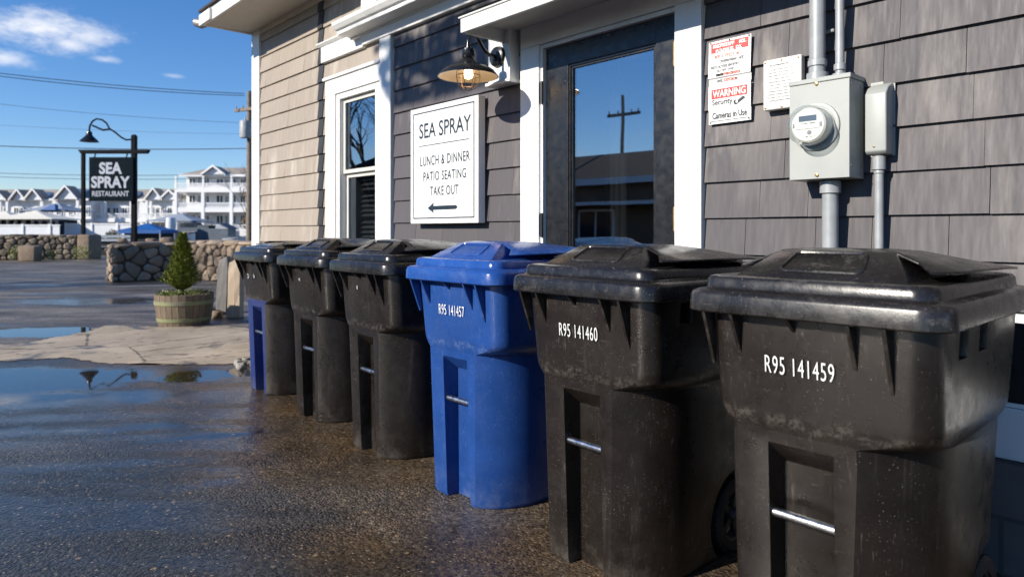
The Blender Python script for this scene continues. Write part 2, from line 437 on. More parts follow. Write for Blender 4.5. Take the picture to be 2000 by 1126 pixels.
# ---------------------------------------------------------------- ground
def asphalt():
    t = NT('wet_asphalt')
    tcn = t.new('ShaderNodeTexCoord'); P = tcn.outputs['Object']; t._co = P
    # street frame: x to the camera's right, y ahead of it, metres from the kerb point below the camera
    mp = t.new('ShaderNodeMapping', vector_type='TEXTURE'); mp.inputs['Location'].default_value = (CAM[0],CAM[1],0); mp.inputs['Rotation'].default_value = (0,0,YAW)
    t.l.new(P, mp.inputs[0]); V = mp.outputs[0]
    n_big = t.noise(0.55, 4, 0.6, P); n_mid = t.noise(2.2, 5, 0.65, P); n_fine = t.noise(9, 5, 0.7, P)
    wob = t.math('ADD', t.math('MULTIPLY', t.math('SUBTRACT', n_mid, 0.5), 1.1), t.math('MULTIPLY', t.math('SUBTRACT', n_fine, 0.5), 0.55))
    def patch(cx, cy, rx, ry, rot=0.0, soft=0.35, amp=1.0):
        m = t.new('ShaderNodeMapping', vector_type='TEXTURE'); m.inputs['Location'].default_value = (cx,cy,0); m.inputs['Rotation'].default_value = (0,0,rot); m.inputs['Scale'].default_value = (rx,ry,1)
        t.l.new(V, m.inputs[0])
        le = t.new('ShaderNodeVectorMath', operation='LENGTH'); t.l.new(m.outputs[0], le.inputs[0])
        d = t.math('ADD', le.outputs['Value'], t.math('MULTIPLY', wob, amp))
        return t.ramp(d, 1.0+soft*0.2, 1.0-soft, 0, 1, True)
    def union(lst):
        r = lst[0]
        for q in lst[1:]: r = t.math('MAXIMUM', r, q)
        return r
    puddle = union([t.math('MULTIPLY', patch(-3.5,4.85,1.7,0.42,0.06,0.9,1.5), 0.85), t.math('MULTIPLY', patch(-2.7,4.05,1.2,0.16,0.14,0.9,1.6), 0.8), t.math('MULTIPLY', patch(-1.75,3.95,0.45,0.07,0.30,0.8,1.2), 0.9), t.math('MULTIPLY', patch(-7.0,11.5,2.2,0.9,0.05,0.8,1.6), 0.7), patch(-4.15,5.40,1.45,0.66,0.03,0.30,0.75), patch(-2.62,5.58,0.36,0.26,0.1,0.3,1.2), patch(-2.18,5.75,0.36,0.17,0.1,0.3,1.3),
                    patch(-5.6,8.0,0.9,0.45,0.05,0.2,0.9), patch(-4.5,7.1,0.45,0.13,0.0,0.3,1.0), patch(-8.2,22.5,1.6,5.5,0.1,0.3,0.8), patch(-10.0,29,1.0,4,0,0.3,0.8)])
    sheen = union([patch(-2.9,4.85,1.1,0.28,0.10,0.9,1.2), patch(-3.1,3.75,1.3,0.20,0.14,0.9,1.2), patch(-1.0,4.15,0.35,0.30,0.4,0.7,1.2), patch(-0.55,3.45,0.35,0.22,0.5,0.7,1.2), patch(-0.1,2.75,0.3,0.25,0.5,0.7,1.2), patch(-2.1,3.95,0.75,0.10,0.22,0.8,0.9), patch(-2.75,4.35,1.0,0.16,0.12,0.8,0.9), patch(-2.2,3.45,1.1,0.13,0.16,0.9,0.9), patch(-1.55,4.6,0.32,0.12,0.1,0.8,0.9),
                   patch(-3.2,3.1,1.0,0.16,0.10,0.9,0.9), patch(-1.35,3.25,0.5,0.10,0.45,0.9,0.9), patch(-3.6,4.75,1.3,0.32,0.0,0.8,0.8)])
    sepv = t.new('ShaderNodeSeparateXYZ'); t.l.new(V, sepv.inputs[0])
    near = t.ramp(t.math('ADD', sepv.outputs[1], t.math('MULTIPLY', wob, 1.2)), 7.2, 6.2, 0, 1, True)
    wet = t.math('MULTIPLY', near, t.ramp(n_big, 0.3, 0.6, 0.62, 1.0))
    band = t.math('MULTIPLY', t.ramp(t.noise(1.0,4,0.6,t.mapped((0.35,1.3,1),(0,0,0),V)),0.45,0.62), t.ramp(sepv.outputs[1], 6.5, 9, 0, 0.85))
    wet = t.math('MAXIMUM', wet, band)
    wet = t.math('MAXIMUM', wet, puddle)
    # aggregate
    vc = t.new('ShaderNodeTexVoronoi'); vc.inputs['Scale'].default_value = 90; t.l.new(P, vc.inputs['Vector'])
    sp = t.new('ShaderNodeSeparateColor'); t.l.new(vc.outputs['Color'], sp.inputs[0])
    agg = t.math('MULTIPLY', t.ramp(sp.outputs[0], 0, 1, 0.42, 1.62), t.ramp(t.noise(30,4,0.75,P), 0.3, 0.7, 0.62, 1.42))
    chip = t.math('MULTIPLY', t.ramp(sp.outputs[1], 0.93, 0.97), t.ramp(vc.outputs['Distance'], 0.25, 0.5, 1, 0))
    lat = t.noise(1.0,5,0.65,t.mapped((0.5,2.2,1),(0,0,0),V))
    dry = t.mix(t.ramp(lat,0.38,0.62), (0.060,0.057,0.054), (0.21,0.19,0.165))
    sx = t.new('ShaderNodeSeparateXYZ'); t.l.new(P, sx.inputs[0])
    mud = t.ramp(t.math('ADD', sx.outputs[1], t.math('MULTIPLY', wob, 0.9)), -2.10, -1.42, 0, 1, True)
    seam_d = t.math('ABSOLUTE', t.math('ADD', t.math('ADD', sx.outputs[1], 1.44), t.math('MULTIPLY', wob, 0.16)))
    seam = t.math('MULTIPLY', t.ramp(seam_d, 0.012, 0.05, 1, 0, True), t.ramp(t.noise(34,3,0.8,P), 0.48, 0.60))
    wl_ = t.mix(t.ramp(n_mid,0.35,0.68), (0.012,0.011,0.010), (0.034,0.030,0.025))
    wm_ = t.mix(t.ramp(n_mid,0.32,0.66), (0.027,0.0165,0.008), (0.092,0.057,0.026))
    wetc = t.mix(mud, wl_, wm_)
    basec = t.mix(wet, dry, wetc)
    vm = t.new('ShaderNodeVectorMath', operation='SCALE'); t.l.new(basec, vm.inputs[0]); t.l.new(agg, vm.inputs['Scale'])
    basec = t.mix(t.math('MULTIPLY', chip, t.ramp(puddle,0,1,0.75,0.05)), vm.outputs[0], (0.40,0.31,0.21))
    basec = t.mix(t.math('MULTIPLY', t.math('MULTIPLY', seam, t.ramp(n_mid,0.42,0.6)), 0.42), basec, (0.36,0.29,0.21))
    basec = t.mix(t.math('MULTIPLY',puddle,0.7), basec, (0.016,0.015,0.012))
    # leaf litter and grit
    gv = t.new('ShaderNodeTexVoronoi'); gv.inputs['Scale'].default_value = 13; t.l.new(P, gv.inputs['Vector'])
    gs = t.new('ShaderNodeSeparateColor'); t.l.new(gv.outputs['Color'], gs.inputs[0])
    lit = t.math('MULTIPLY', t.ramp(gv.outputs['Distance'], 0.08, 0.15, 1, 0), t.ramp(gs.outputs[2], 0.90, 0.93))
    basec = t.mix(t.math('MULTIPLY', lit, 0.8), basec, (0.30,0.20,0.10))
    film = t.math('MULTIPLY', t.ramp(t.noise(1.0,5,0.6,t.mapped((0.55,2.4,1),(0,0,0.16),V)),0.44,0.56,0,1,True), t.ramp(n_big,0.34,0.52,0.25,1))
    sheen = t.math('MAXIMUM', sheen, t.math('MULTIPLY', film, 0.9))
    r_w = t.ramp(n_mid, 0.3, 0.7, 0.19, 0.40)
    r_w = t.math('MULTIPLY', r_w, t.ramp(sheen, 0, 1, 1.0, 0.34))
    rough = t.new('ShaderNodeMix'); t.l.new(wet, rough.inputs[0]); rough.inputs[2].default_value = 0.72; t.l.new(r_w, rough.inputs[3])
    rough2 = t.new('ShaderNodeMix'); t.l.new(puddle, rough2.inputs[0]); t.l.new(rough.outputs[0], rough2.inputs[2]); rough2.inputs[3].default_value = 0.02
    t.set(Base_Color=basec, Roughness=rough2.outputs[0])
    t.b.inputs['Specular IOR Level'].default_value = 0.5
    h = t.math('ADD', t.math('MULTIPLY', vc.outputs['Distance'], -0.7), t.math('MULTIPLY', t.noise(40,3,0.7,P), 0.9))
    stn = t.math('MULTIPLY', t.ramp(puddle, 0, 0.8, 1.0, 0.0), t.ramp(sheen, 0, 1, 0.85, 0.14))
    t.bump(h, stn, 0.0075)
    return t.m
def concrete():
    t = NT('old_concrete_path')
    n = t.noise(1.6, 6, 0.65); n2 = t.noise(60, 3)
    c = t.mix(t.ramp(n,0.35,0.65), (0.30,0.245,0.18), (0.47,0.385,0.285))
    c = t.mix(t.ramp(t.noise(5,5,0.7),0.58,0.68), c, (0.11,0.092,0.075))
    c = t.mix(t.ramp(n2,0.55,0.75,0,0.5), c, (0.13,0.11,0.09))
    c = t.mix(t.ramp(t.noise(1.1,7,0.7,None,0.6),0.56,0.62,0,0.85), c, (0.085,0.072,0.058))
    ck = t.voro(0.9, t.mapped((1,1,1)), 'DISTANCE_TO_EDGE')
    c = t.mix(t.ramp(t.math('ADD', ck, t.math('MULTIPLY', t.math('SUBTRACT', t.noise(9,4), 0.5), 0.05)), 0.004, 0.014, 0.8, 0), c, (0.05,0.042,0.034))
    t.set(Base_Color=c, Roughness=t.ramp(t.noise(1.1,7,0.7,None,0.6),0.55,0.64,0.82,0.32))
    t.bump(t.noise(40,4,0.7), 0.5, 0.006); return t.m
M['asphalt'] = asphalt(); M['concrete'] = concrete()
g = MB(); g.add([(-700,-400,0),(400,-400,0),(400,700,0),(-700,700,0)], [(0,1,2,3)])
tag(g.build('ground', M['asphalt']), kind='structure')
rg = random.Random(3)
outline = [(-8.35,-3.6),(-7.95,-2.6),(-7.76,-2.2),(-7.66,-1.95),(-7.55,-1.72),(-7.30,-1.62),(-7.02,-1.52),(-6.85,-1.38),(-6.66,-1.2),(-6.48,-1.04),(-6.32,-0.86),(-6.16,-0.62),(-6.3,-0.3),(-6.9,-0.05),
           (-7.5,0.02),(-8.2,0.3),(-8.7,0.15),(-8.95,-0.2),(-9.14,-0.5),(-9.5,-0.65),(-9.75,-0.95),(-9.3,-1.25),(-9.04,-1.63),(-8.8,-1.85),(-8.95,-2.15),(-9.25,-2.7),(-9.5,-3.6)]
edge = []
for i, p in enumerate(outline):
    q = outline[(i+1)%len(outline)]
    for k in range(12):
        f = k/12; edge.append((p[0]+(q[0]-p[0])*f+rg.uniform(-0.03,0.03)+0.014*math.sin(9.1*(i+f)), p[1]+(q[1]-p[1])*f+rg.uniform(-0.025,0.025)+0.014*math.cos(7.3*(i+f))))
g = MB(); g.add([(x,y,0.004) for x,y in edge], [tuple(range(len(edge)))])
tag(g.build('path', M['concrete']), kind='structure')

# ---------------------------------------------------------------- restaurant building
bld = thing('restaurant_building', 'shingled restaurant front, beige at the far end and charcoal beside the black glass door', 'building', (0,0,0))
def courses(mb, z0, zt, first, exp, spans, wmin, wmax, seed, jit, gap):
    rn = random.Random(seed); k = 0
    z = first
    while z > z0: z -= exp
    while z < zt:
        for (a, b, lo, hi) in spans:
            zb = max(z, lo); ztop = min(z+exp, hi)
            if ztop - zb < 0.015: continue
            x = a
            while x < b - 0.01:
                x2 = min(x + rn.uniform(wmin, wmax), b)
                if b - x2 < 0.07: x2 = b
                t = 0.0225 + rn.uniform(-0.001,0.002); dz = rn.uniform(-jit,jit)
                tb = t*(1-(zb-z)/exp*0.75)
                gp = gap if rn.random() < 0.7 else 0.0001
                mb.t = rn.random()
                yt = -0.004 if ztop > z+exp-0.001 else -t*(1-(ztop-z)/exp*0.75)
                xa, xb = x+gp, x2-gp
                zt2 = ztop + (0.02 if ztop > z+exp-0.001 else 0)
                mb.add([(xa,-tb,zb+dz),(xb,-tb,zb+dz),(xb,0.002,zb+dz),(xa,0.002,zb+dz),(xa,yt,zt2),(xb,yt,zt2),(xb,0.002,zt2),(xa,0.002,zt2)],
                       [(3,2,1,0),(0,1,5,4),(1,2,6,5),(3,0,4,7)])
                x = x2
        z += exp
BX0 = -7.36
m = MB()
courses(m, 0.58, 3.36, 1.26, 0.1716, [(-4.55,-3.04,0.58,3.4),(-3.04,-1.80,2.45,3.4),(-1.792,3.2,0.58,3.4)], 0.16, 0.42, 11, 0.0015, 0.0012)
m.build('dark_siding', M['dark_siding'], bld)
m = MB()
courses(m, 0.58, 3.36, 1.249, 0.164, [(-7.2,-5.835,0.58,3.4),(-5.735,-5.64,0.58,3.4),(-5.64,-4.72,2.52,3.4),(-5.64,-4.72,0.58,0.85)], 0.12, 0.4, 5, 0.0008, 0.0003)
m.build('beige_siding', M['beige_siding'], bld)
# inside-corner shadow as a painted dark strip stepping over every course
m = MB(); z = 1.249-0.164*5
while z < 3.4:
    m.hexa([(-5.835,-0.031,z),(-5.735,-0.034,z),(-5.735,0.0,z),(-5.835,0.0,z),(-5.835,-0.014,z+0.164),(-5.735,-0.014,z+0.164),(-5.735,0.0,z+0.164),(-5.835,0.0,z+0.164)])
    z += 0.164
m.build('corner_shadow_strip', M['strip'], bld)
# sheathing with real openings
m = MB()
def wallpanel(x0,x1,z0,z1): m.box(x0,x1,0.003,0.16,z0,z1)
wallpanel(BX0+0.01,-5.45,0.0,3.6); wallpanel(-5.45,-4.82,2.37,3.6); wallpanel(-5.45,-4.82,0.0,0.95); wallpanel(-4.82,-2.885,0.0,3.6)
wallpanel(-2.885,-1.945,2.32,3.6); wallpanel(-2.885,-1.945,0.0,0.24); wallpanel(-1.945,3.2,0.0,3.6)
m.box(BX0+0.01,BX0+0.17,0.161,6.5,0.0,3.6)
m.box(3.04,3.2,0.161,6.5,0.0,3.6)
m.box(BX0+0.17,3.04,6.35,6.5,0.0,3.6)
m.build('wall', M['backing'], bld)
m = MB(); m.box(BX0-0.03,3.22,-0.05,0.002,-0.05,0.40); m.build('foundation', M['block'], bld)
m = MB(); m.box(BX0-0.01,3.21,-0.035,0.002,0.402,0.582); m.build('skirt_board', M['white'], bld, bevel=0.004)
m = MB(); m.box(-7.37,-7.19,-0.034,0.002,0.584,3.36); m.box(-7.394,-7.371,-0.034,0.16,0.584,3.36); m.build('corner_board', M['white'], bld, bevel=0.004)
# end wall shingles
m = MB(); rn = random.Random(9); z = 0.6
while z < 3.4:
    y = 0.17
    while y < 6.5:
        y2 = y + rn.uniform(0.12,0.3); m.t = rn.random()
        m.add([(BX0-0.018,y,z),(BX0-0.018,y2-0.002,z),(BX0+0.008,y2-0.002,z),(BX0+0.008,y,z),(BX0-0.002,y,z+0.18),(BX0-0.002,y2-0.002,z+0.18),(BX0+0.008,y2-0.002,z+0.18),(BX0+0.008,y,z+0.18)],[(3,2,1,0),(0,1,5,4),(1,2,6,5),(3,0,4,7)])
        y = y2
    z += 0.164
m.build('end_siding', M['beige_siding'], bld)

# roof with eave
EX = -7.42; EP = -0.54
m = MB()
m.add([(EX-0.03,EP-0.03,3.50),(3.6,EP-0.03,3.50),(3.6,7.0,3.50),(EX-0.03,7.0,3.50),(EX+3.4,3.2,5.3),(1.0,3.2,5.3)],[(0,1,5,4),(1,2,5),(2,3,4,5),(3,0,4)])
m.box(EX-0.03,3.6,EP-0.03,7.0,3.478,3.501)
roof = m.build('roof', M['roof'], bld)
m = MB(); m.box(EX,3.55,EP,EP+0.022,3.34,3.477); m.box(EX,EX+0.022,EP+0.023,6.9,3.34,3.477)
m.box(EX-0.02,EX+0.30,EP-0.028,EP-0.001,3.335,3.45)          # short return board at the corner
m.build('fascia', M['white'], roof, bevel=0.003)
m = MB(); m.box(EX+0.023,3.5,EP+0.023,-0.001,3.361,3.372); m.box(EX+0.023,BX0-0.02,0.0,6.8,3.361,3.372)
m.build('soffit', M['soffit'], roof)
m = MB(); m.box(-7.19,3.2,-0.03,-0.002,3.30,3.36); m.build('frieze_board', M['soffit'], roof)
m = MB()
m.tube([(EX-0.02,EP+0.05,3.39),(EX-0.09,EP+0.02,3.385),(EX-0.16,EP-0.01,3.41)],[0.045,0.05,0.045],10)
m.build('gutter', M['zinc'], roof, smooth=40)

# cornice over the window and wall
m = MB()
prof = [(-0.002,2.80),(-0.08,2.80),(-0.085,2.815),(-0.20,2.82),(-0.205,2.85),(-0.225,2.855),(-0.25,2.885),(-0.252,2.91),(-0.002,2.935)]
m.prism_x([(y,z) for y,z in prof], -5.13, -3.175)
cor = m.build('cornice', M['white'], bld)
m = MB(); m.prism_x([(-0.001,2.735),(-0.05,2.735),(-0.075,2.798),(-0.001,2.798)], -4.98, -3.175); m.build('bed_moulding', M['white'], cor)
m = MB(); m.box(-4.99,-4.30,-0.06,-0.003,2.937,3.30); m.box(-4.80,-4.72,-0.085,-0.061,2.937,3.30); m.box(-4.52,-4.44,-0.085,-0.061,2.937,3.30)
m.build('pediment', M['white'], cor, bevel=0.004)
m = MB(); m.box(-5.735,-4.99,-0.045,-0.003,2.722,2.862); m.prism_x([(-0.003,2.864),(-0.05,2.864),(-0.075,2.885),(-0.075,2.895),(-0.003,2.905)],-5.78,-5.0)
m.build('frieze_trim', M['white'], cor, bevel=0.003)

# window
m = MB()
m.box(-5.665,-5.49,-0.036,0.003,0.86,2.405); m.box(-5.665,-4.733,-0.036,0.003,2.407,2.545); m.box(-5.69,-4.72,-0.055,0.003,2.547,2.572)
m.box(-5.72,-4.70,-0.07,0.003,0.80,0.858)
win = m.build('window', M['white'], bld, bevel=0.003)
m = MB(); m.box(-4.731,-4.566,-0.042,0.003,0.584,2.733); m.build('trim_board', M['white'], bld, bevel=0.003)
m = MB(); m.box(-5.488,-5.43,-0.02,0.1,0.86,2.404); m.box(-4.83,-4.733,-0.02,0.1,0.86,2.404); m.box(-5.43,-4.83,-0.02,0.1,2.355,2.404)
m.build('frame', M['white'], win, bevel=0.003)
m = MB()
for (z0,z1,yy) in ((1.70,2.353,0.015),(0.9,1.70,0.045)):
    m.box(-5.428,-5.39,yy,yy+0.03,z0,z1); m.box(-4.868,-4.832,yy,yy+0.03,z0,z1); m.box(-5.39,-4.868,yy,yy+0.03,z1-0.035,z1); m.box(-5.39,-4.868,yy,yy+0.03,z0,z0+0.032)
m.build('sash', M['sash'], win, bevel=0.002)
for (z0,z1,yy) in ((1.733,2.317,0.03),(0.933,1.664,0.06)):
    m = MB(); m.box(-5.389,-4.869,yy,yy+0.004,z0,z1); m.build('pane', M['pane'], win)
m = MB(); z = 0.95
rn = random.Random(2)
while z < 1.66:
    tl = rn.uniform(-0.004,0.004)
    m.hexa([(-5.28,0.105,z),(-4.88,0.105,z+tl),(-4.88,0.135,z+0.020+tl),(-5.28,0.135,z+0.020),(-5.28,0.105,z+0.002),(-4.88,0.105,z+0.002+tl),(-4.88,0.135,z+0.022+tl),(-5.28,0.135,z+0.022)])
    z += 0.042 if rn.random() < 0.85 else 0.06
m.build('blind', M['blind'], win)
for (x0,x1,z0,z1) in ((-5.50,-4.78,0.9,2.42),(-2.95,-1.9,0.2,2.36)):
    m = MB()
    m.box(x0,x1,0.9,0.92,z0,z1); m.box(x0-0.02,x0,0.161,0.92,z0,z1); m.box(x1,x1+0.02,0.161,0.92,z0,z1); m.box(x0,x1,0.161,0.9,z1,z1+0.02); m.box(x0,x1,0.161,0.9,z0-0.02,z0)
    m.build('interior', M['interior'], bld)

# door
m = MB()
m.box(-3.066,-2.906,-0.045,0.003,0.24,2.315); m.box(-1.943,-1.793,-0.045,0.003,0.24,2.315); m.box(-3.066,-1.793,-0.045,0.003,2.317,2.475)
m.box(-2.905,-2.884,-0.03,0.12,0.24,2.315); m.box(-1.9445,-1.9435,-0.02,0.12,0.24,2.315); m.box(-2.884,-1.946,-0.03,0.12,2.292,2.315)
m.build('door_frame', M['white'], bld, bevel=0.003)
m = MB()
m.box(-2.88,-2.702,-0.004,0.04,0.26,2.288); m.box(-2.086,-1.948,-0.004,0.04,0.26,2.288); m.box(-2.702,-2.086,-0.004,0.04,2.168,2.288); m.box(-2.702,-2.086,-0.004,0.04,0.26,0.55)
door = m.build('door', M['door'], bld, bevel=0.002)
m = MB()
for k, d in ((0,0.0),(1,0.012)):
    y0 = 0.004+0.008*k; a = d
    m.box(-2.702+a,-2.69+a,y0,0.036,0.55+a,2.168-a); m.box(-2.098-a,-2.086-a,y0,0.036,0.55+a,2.168-a)
    m.box(-2.69+a,-2.098-a,y0,0.036,2.156-a,2.168-a); m.box(-2.69+a,-2.098-a,y0,0.036,0.55+a,0.562+a)
m.build('glazing_bead', M['door'], door)
m = MB(); m.box(-2.678,-2.11,0.022,0.028,0.574,2.144); m.build('pane', M['pane'], door)
m = MB(); 
for i in range(7):
    m.tube([(-2.66+i*0.022,0.30+0.012*(i%2),0.5),(-2.66+i*0.022,0.30+0.012*(i%2),2.2)],0.016,6)
m.build('curtain', M['curtain'], door, smooth=50)
for (x,z0,z1,mt,w_) in ((-2.893,1.965,2.09,'hinge_black',0.013),(-2.893,1.165,1.30,'hinge_black',0.013),(-2.893,0.45,0.58,'hinge_black',0.013),(-1.951,2.022,2.138,'brass',0.006),(-1.951,1.20,1.315,'brass',0.006)):
    m = MB(); m.box(x-w_,x+w_,-0.036,-0.0305 if mt=='hinge_black' else -0.005,z0,z1)
    m.tube([(x+w_*0.3,-0.036,z0-0.005),(x+w_*0.3,-0.036,z1+0.005)],0.008 if mt=='hinge_black' else 0.005,8)
    m.build('hinge', M[mt], door)
m = MB(); m.box(-3.08,-1.79,-0.30,0.0,0.0,0.238); m.build('door_step', M['concrete'], bld, bevel=0.01)

# canopy over the door with its bracket block
m = MB(); m.box(-3.155,-1.2,-0.40,-0.002,2.445,2.469); can = m.build('canopy', M['soffit'], bld)
m = MB(); m.box(-3.18,-1.2,-0.425,-0.401,2.372,2.455); m.box(-3.19,-1.2,-0.435,-0.401,2.456,2.47); m.box(-3.18,-3.156,-0.40,-0.002,2.372,2.455); m.box(-3.19,-3.1565,-0.40,-0.002,2.456,2.47)
m.build('fascia', M['white'], can, bevel=0.003)
m = MB(); m.add([(-3.20,-0.45,2.472),(-1.2,-0.45,2.472),(-1.2,-0.003,2.54),(-3.20,-0.003,2.54),(-3.20,-0.003,2.472),(-1.2,-0.003,2.472)],[(0,1,2,3),(0,3,4),(1,5,2),(0,4,5,1)]); m.build('canopy_roof', M['roof'], can)
m = MB(); m.box(-3.31,-3.105,-0.10,-0.003,2.14,2.46); m.box(-3.325,-3.09,-0.115,-0.003,2.118,2.139); m.build('bracket_block', M['white'], can, bevel=0.004)

# low vent window at the foundation
m = MB(); m.box(-0.62,0.1,-0.03,0.002,0.88,0.91); m.box(-0.62,0.1,-0.03,0.002,0.585,0.60); vb = m.build('basement_window', M['white'], bld)
m = MB(); m.box(-0.61,0.09,-0.027,-0.022,0.601,0.879); m.build('pane', M['door'], vb)

# ---------------------------------------------------------------- wall sign
sg = thing('wall_sign', 'white square restaurant sign with navy lettering and an arrow, on the charcoal shingles', 'sign', (-3.816,-0.03,1.25))
m = MB(); m.box(-0.394,0.394,-0.06,0.0,0.0,0.837); m.build('panel', M['sign_white'], sg, bevel=0.004)
m = MB()
a, b, c, d, th = -0.355, 0.355, 0.035, 0.802, 0.008
m.box(a,b,-0.0625,-0.0602,d-th,d); m.box(a,b,-0.0625,-0.0602,c,c+th); m.box(a,a+th,-0.0625,-0.0602,c+th,d-th); m.box(b-th,b,-0.0625,-0.0602,c+th,d-th)
m.build('border', M['navy_ink'], sg)
for tx_, z_, h_, w__ in (('SEA SPRAY',0.612,0.108,0.60),('LUNCH & DINNER',0.413,0.070,0.575),('PATIO SEATING',0.303,0.066,0.495),('TAKE OUT',0.197,0.066,0.33)):
    m = MB(); add_text(m, tx_, 0.02, z_, -0.0615, h_, w__, offset=0.010, spacing=1.0 if h_ > 0.1 else 1.1); m.build('lettering', M['navy_ink'], sg)
m = MB(); m.box(-0.285,0.30,-0.0618,-0.0602,0.556,0.562); m.build('rule', M['navy_ink'], sg)
m = MB(); m.prism([(-0.175,0.11),(-0.10,0.148),(-0.108,0.124),(0.155,0.124),(0.175,0.11),(0.155,0.096),(-0.108,0.096),(-0.10,0.072)], -0.0625, -0.0602); m.build('arrow', M['navy_ink'], sg)

# ---------------------------------------------------------------- wall lamp
lp = thing('wall_lamp', 'black barn lamp with lit caged bulb, mounted on the white block beside the door', 'lamp', (-3.213,-0.10,2.291))
m = MB(); m.lathe([(0.001,-0.03),(0.03,-0.03),(0.045,-0.022),(0.062,-0.018),(0.068,-0.001),(0.068,0.0)],24,axis='y'); m.build('wall_plate', M['lamp_black'], lp, smooth=40)
m = MB(); pts = [(0,-0.02,0),(0,-0.07,0.0),(0,-0.11,0.02),(0,-0.14,0.055),(0,-0.165,0.088),(0,-0.2,0.10),(0,-0.228,0.088),(0,-0.24,0.055),(0,-0.24,0.02)]
m.tube(pts,[0.013,0.012,0.011,0.011,0.011,0.011,0.011,0.011,0.012],10); m.build('arm', M['lamp_black'], lp, smooth=50)
SH = (0,-0.24,0)
m = MB(); m.lathe([(0.012,0.03),(0.014,0.01),(0.036,0.006),(0.040,-0.045),(0.034,-0.052),(0.05,-0.062),(0.055,-0.075),(0.085,-0.09),(0.125,-0.105),(0.158,-0.125),(0.180,-0.15),(0.185,-0.160),(0.180,-0.160)],36,SH)
shade = m.build('lamp_shade', M['lamp_black'], lp, smooth=45)
m = MB(); m.lathe([(0.179,-0.1595),(0.175,-0.149),(0.153,-0.127),(0.12,-0.109),(0.08,-0.095),(0.03,-0.085),(0.001,-0.085)],36,SH); m.build('shade_lining', M['cream'], shade, smooth=60)
m = MB(); m.lathe([(0.012,-0.09),(0.014,-0.105),(0.026,-0.125),(0.030,-0.148),(0.022,-0.168),(0.001,-0.176)],16,SH); m.build('bulb', M['bulb'], lp, smooth=60)
m = MB()
for k in range(6):
    an = k*PI/3
    pr = [(0.070,-0.13),(0.072,-0.155),(0.068,-0.185),(0.055,-0.215),(0.035,-0.235),(0.004,-0.245)]
    m.tube([(r*math.cos(an), -0.24+r*math.sin(an), z) for r,z in pr],0.0026,5)
for r,z in ((0.072,-0.155),(0.058,-0.21),(0.071,-0.13)):
    m.tube([(r*math.cos(q*PI/12), -0.24+r*math.sin(q*PI/12), z) for q in range(25)],0.0026,5)
m.build('wire_cage', M['bronze_wire'], lp, smooth=60)

# ---------------------------------------------------------------- warning notices on the wall
def wavy_plate(x0,x1,zs,parent,name,mt):
    m = MB(); n = 1
    for i in range(len(zs)-1):
        (z0,ya),(z1,yb) = zs[i], zs[i+1]
        m.hexa([(x0,ya,z0),(x1,ya,z0),(x1,ya+0.002,z0),(x0,ya+0.002,z0),(x0,yb,z1),(x1,yb,z1),(x1,yb+0.002,z1),(x0,yb+0.002,z1)])
    return m.build(name, mt, parent)
def scrawl(m, x0, x1, z, h, y, seed, fill=0.8, wgt=0.18):
    rn = random.Random(seed); x = x0
    while x < x1-h*0.3:
        wl = h*rn.uniform(0.45,0.75)
        if rn.random() < fill:
            k = rn.randrange(4); t = h*wgt
            m.box(x,x+t,y-0.0006,y,z,z+h*rn.uniform(0.8,1))
            if k in (0,1,3): m.box(x+t,x+wl*0.85,y-0.0006,y,z+h-t,z+h)
            if k in (1,2): m.box(x+wl*0.85-t,x+wl*0.85,y-0.0006,y,z+h*0.1,z+h*0.8)
            if k in (0,2): m.box(x+t,x+wl*0.85,y-0.0006,y,z+h*0.42,z+h*0.42+t)
            if k == 3: m.box(x+t,x+wl*0.85,y-0.0006,y,z,z+t)
        x += wl
nt1 = thing('wall_notice', 'upper weathered white notice with faded red and black print, above the warning sign', 'notice', (-1.65,-0.028,1.885))
wavy_plate(-0.108,0.108,[(0.0,-0.004),(0.03,-0.004),(0.036,-0.012),(0.208,-0.004)],nt1,'plate',M['sign_white'])
m = MB(); m.box(-0.095,0.095,-0.0066,-0.0056,0.148,0.198); m.build('red_band', M['red'], nt1)
m = MB(); scrawl(m,-0.085,0.085,0.176,0.017,-0.0068,1,0.95,0.3); scrawl(m,-0.07,0.06,0.153,0.016,-0.0068,2,0.95,0.3); m.build('white_print', M['sign_white'], nt1)
for args in ((-0.075,0.06,0.125,0.016,-0.0085,3,0.8),(-0.03,0.06,0.040,0.013,-0.0135,5,0.9,0.3),(-0.03,0.045,0.012,0.015,-0.0055,6,0.9,0.26)):
    m = MB(); scrawl(m,*args); m.build('faded_red_print', M['red_faded'], nt1)
for args in ((-0.05,0.08,0.102,0.015,-0.0102,4,0.95),(-0.095,0.05,0.078,0.014,-0.0112,8,1.0),(-0.06,0.03,0.060,0.011,-0.0122,9,0.9),(-0.065,-0.035,0.012,0.015,-0.0055,12,0.9)):
    m = MB(); scrawl(m,*args); m.build('black_print', M['ink_grey'], nt1)
m = MB(); scrawl(m,-0.065,-0.03,0.040,0.013,-0.0135,13,0.95,0.35); m.build('dark_print', M['ink'], nt1)
for x in (-0.098,0.0,0.098):
    m = MB(); m.lathe([(0.001,-0.003),(0.004,-0.002),(0.004,0.0)],8,(x,-0.0045,0.2025),'y'); m.build('screw', M['ink'], nt1)
nt2 = thing('warning_sign', 'white plate reading WARNING Security Cameras in Use, below the faded notice', 'sign', (-1.65,-0.030,1.703))
wavy_plate(-0.108,0.108,[(0.0,-0.004),(0.056,-0.004),(0.068,-0.008),(0.18,-0.0065)],nt2,'plate',M['sign_white'])
m = MB(); m.box(-0.091,0.091,-0.0088,-0.0078,0.118,0.162); m.build('red_band', M['red'], nt2)
m = MB(); add_text(m,'WARNING',0,0.123,-0.0095,0.034,0.168,offset=0.02); m.build('white_lettering', M['sign_white'], nt2)
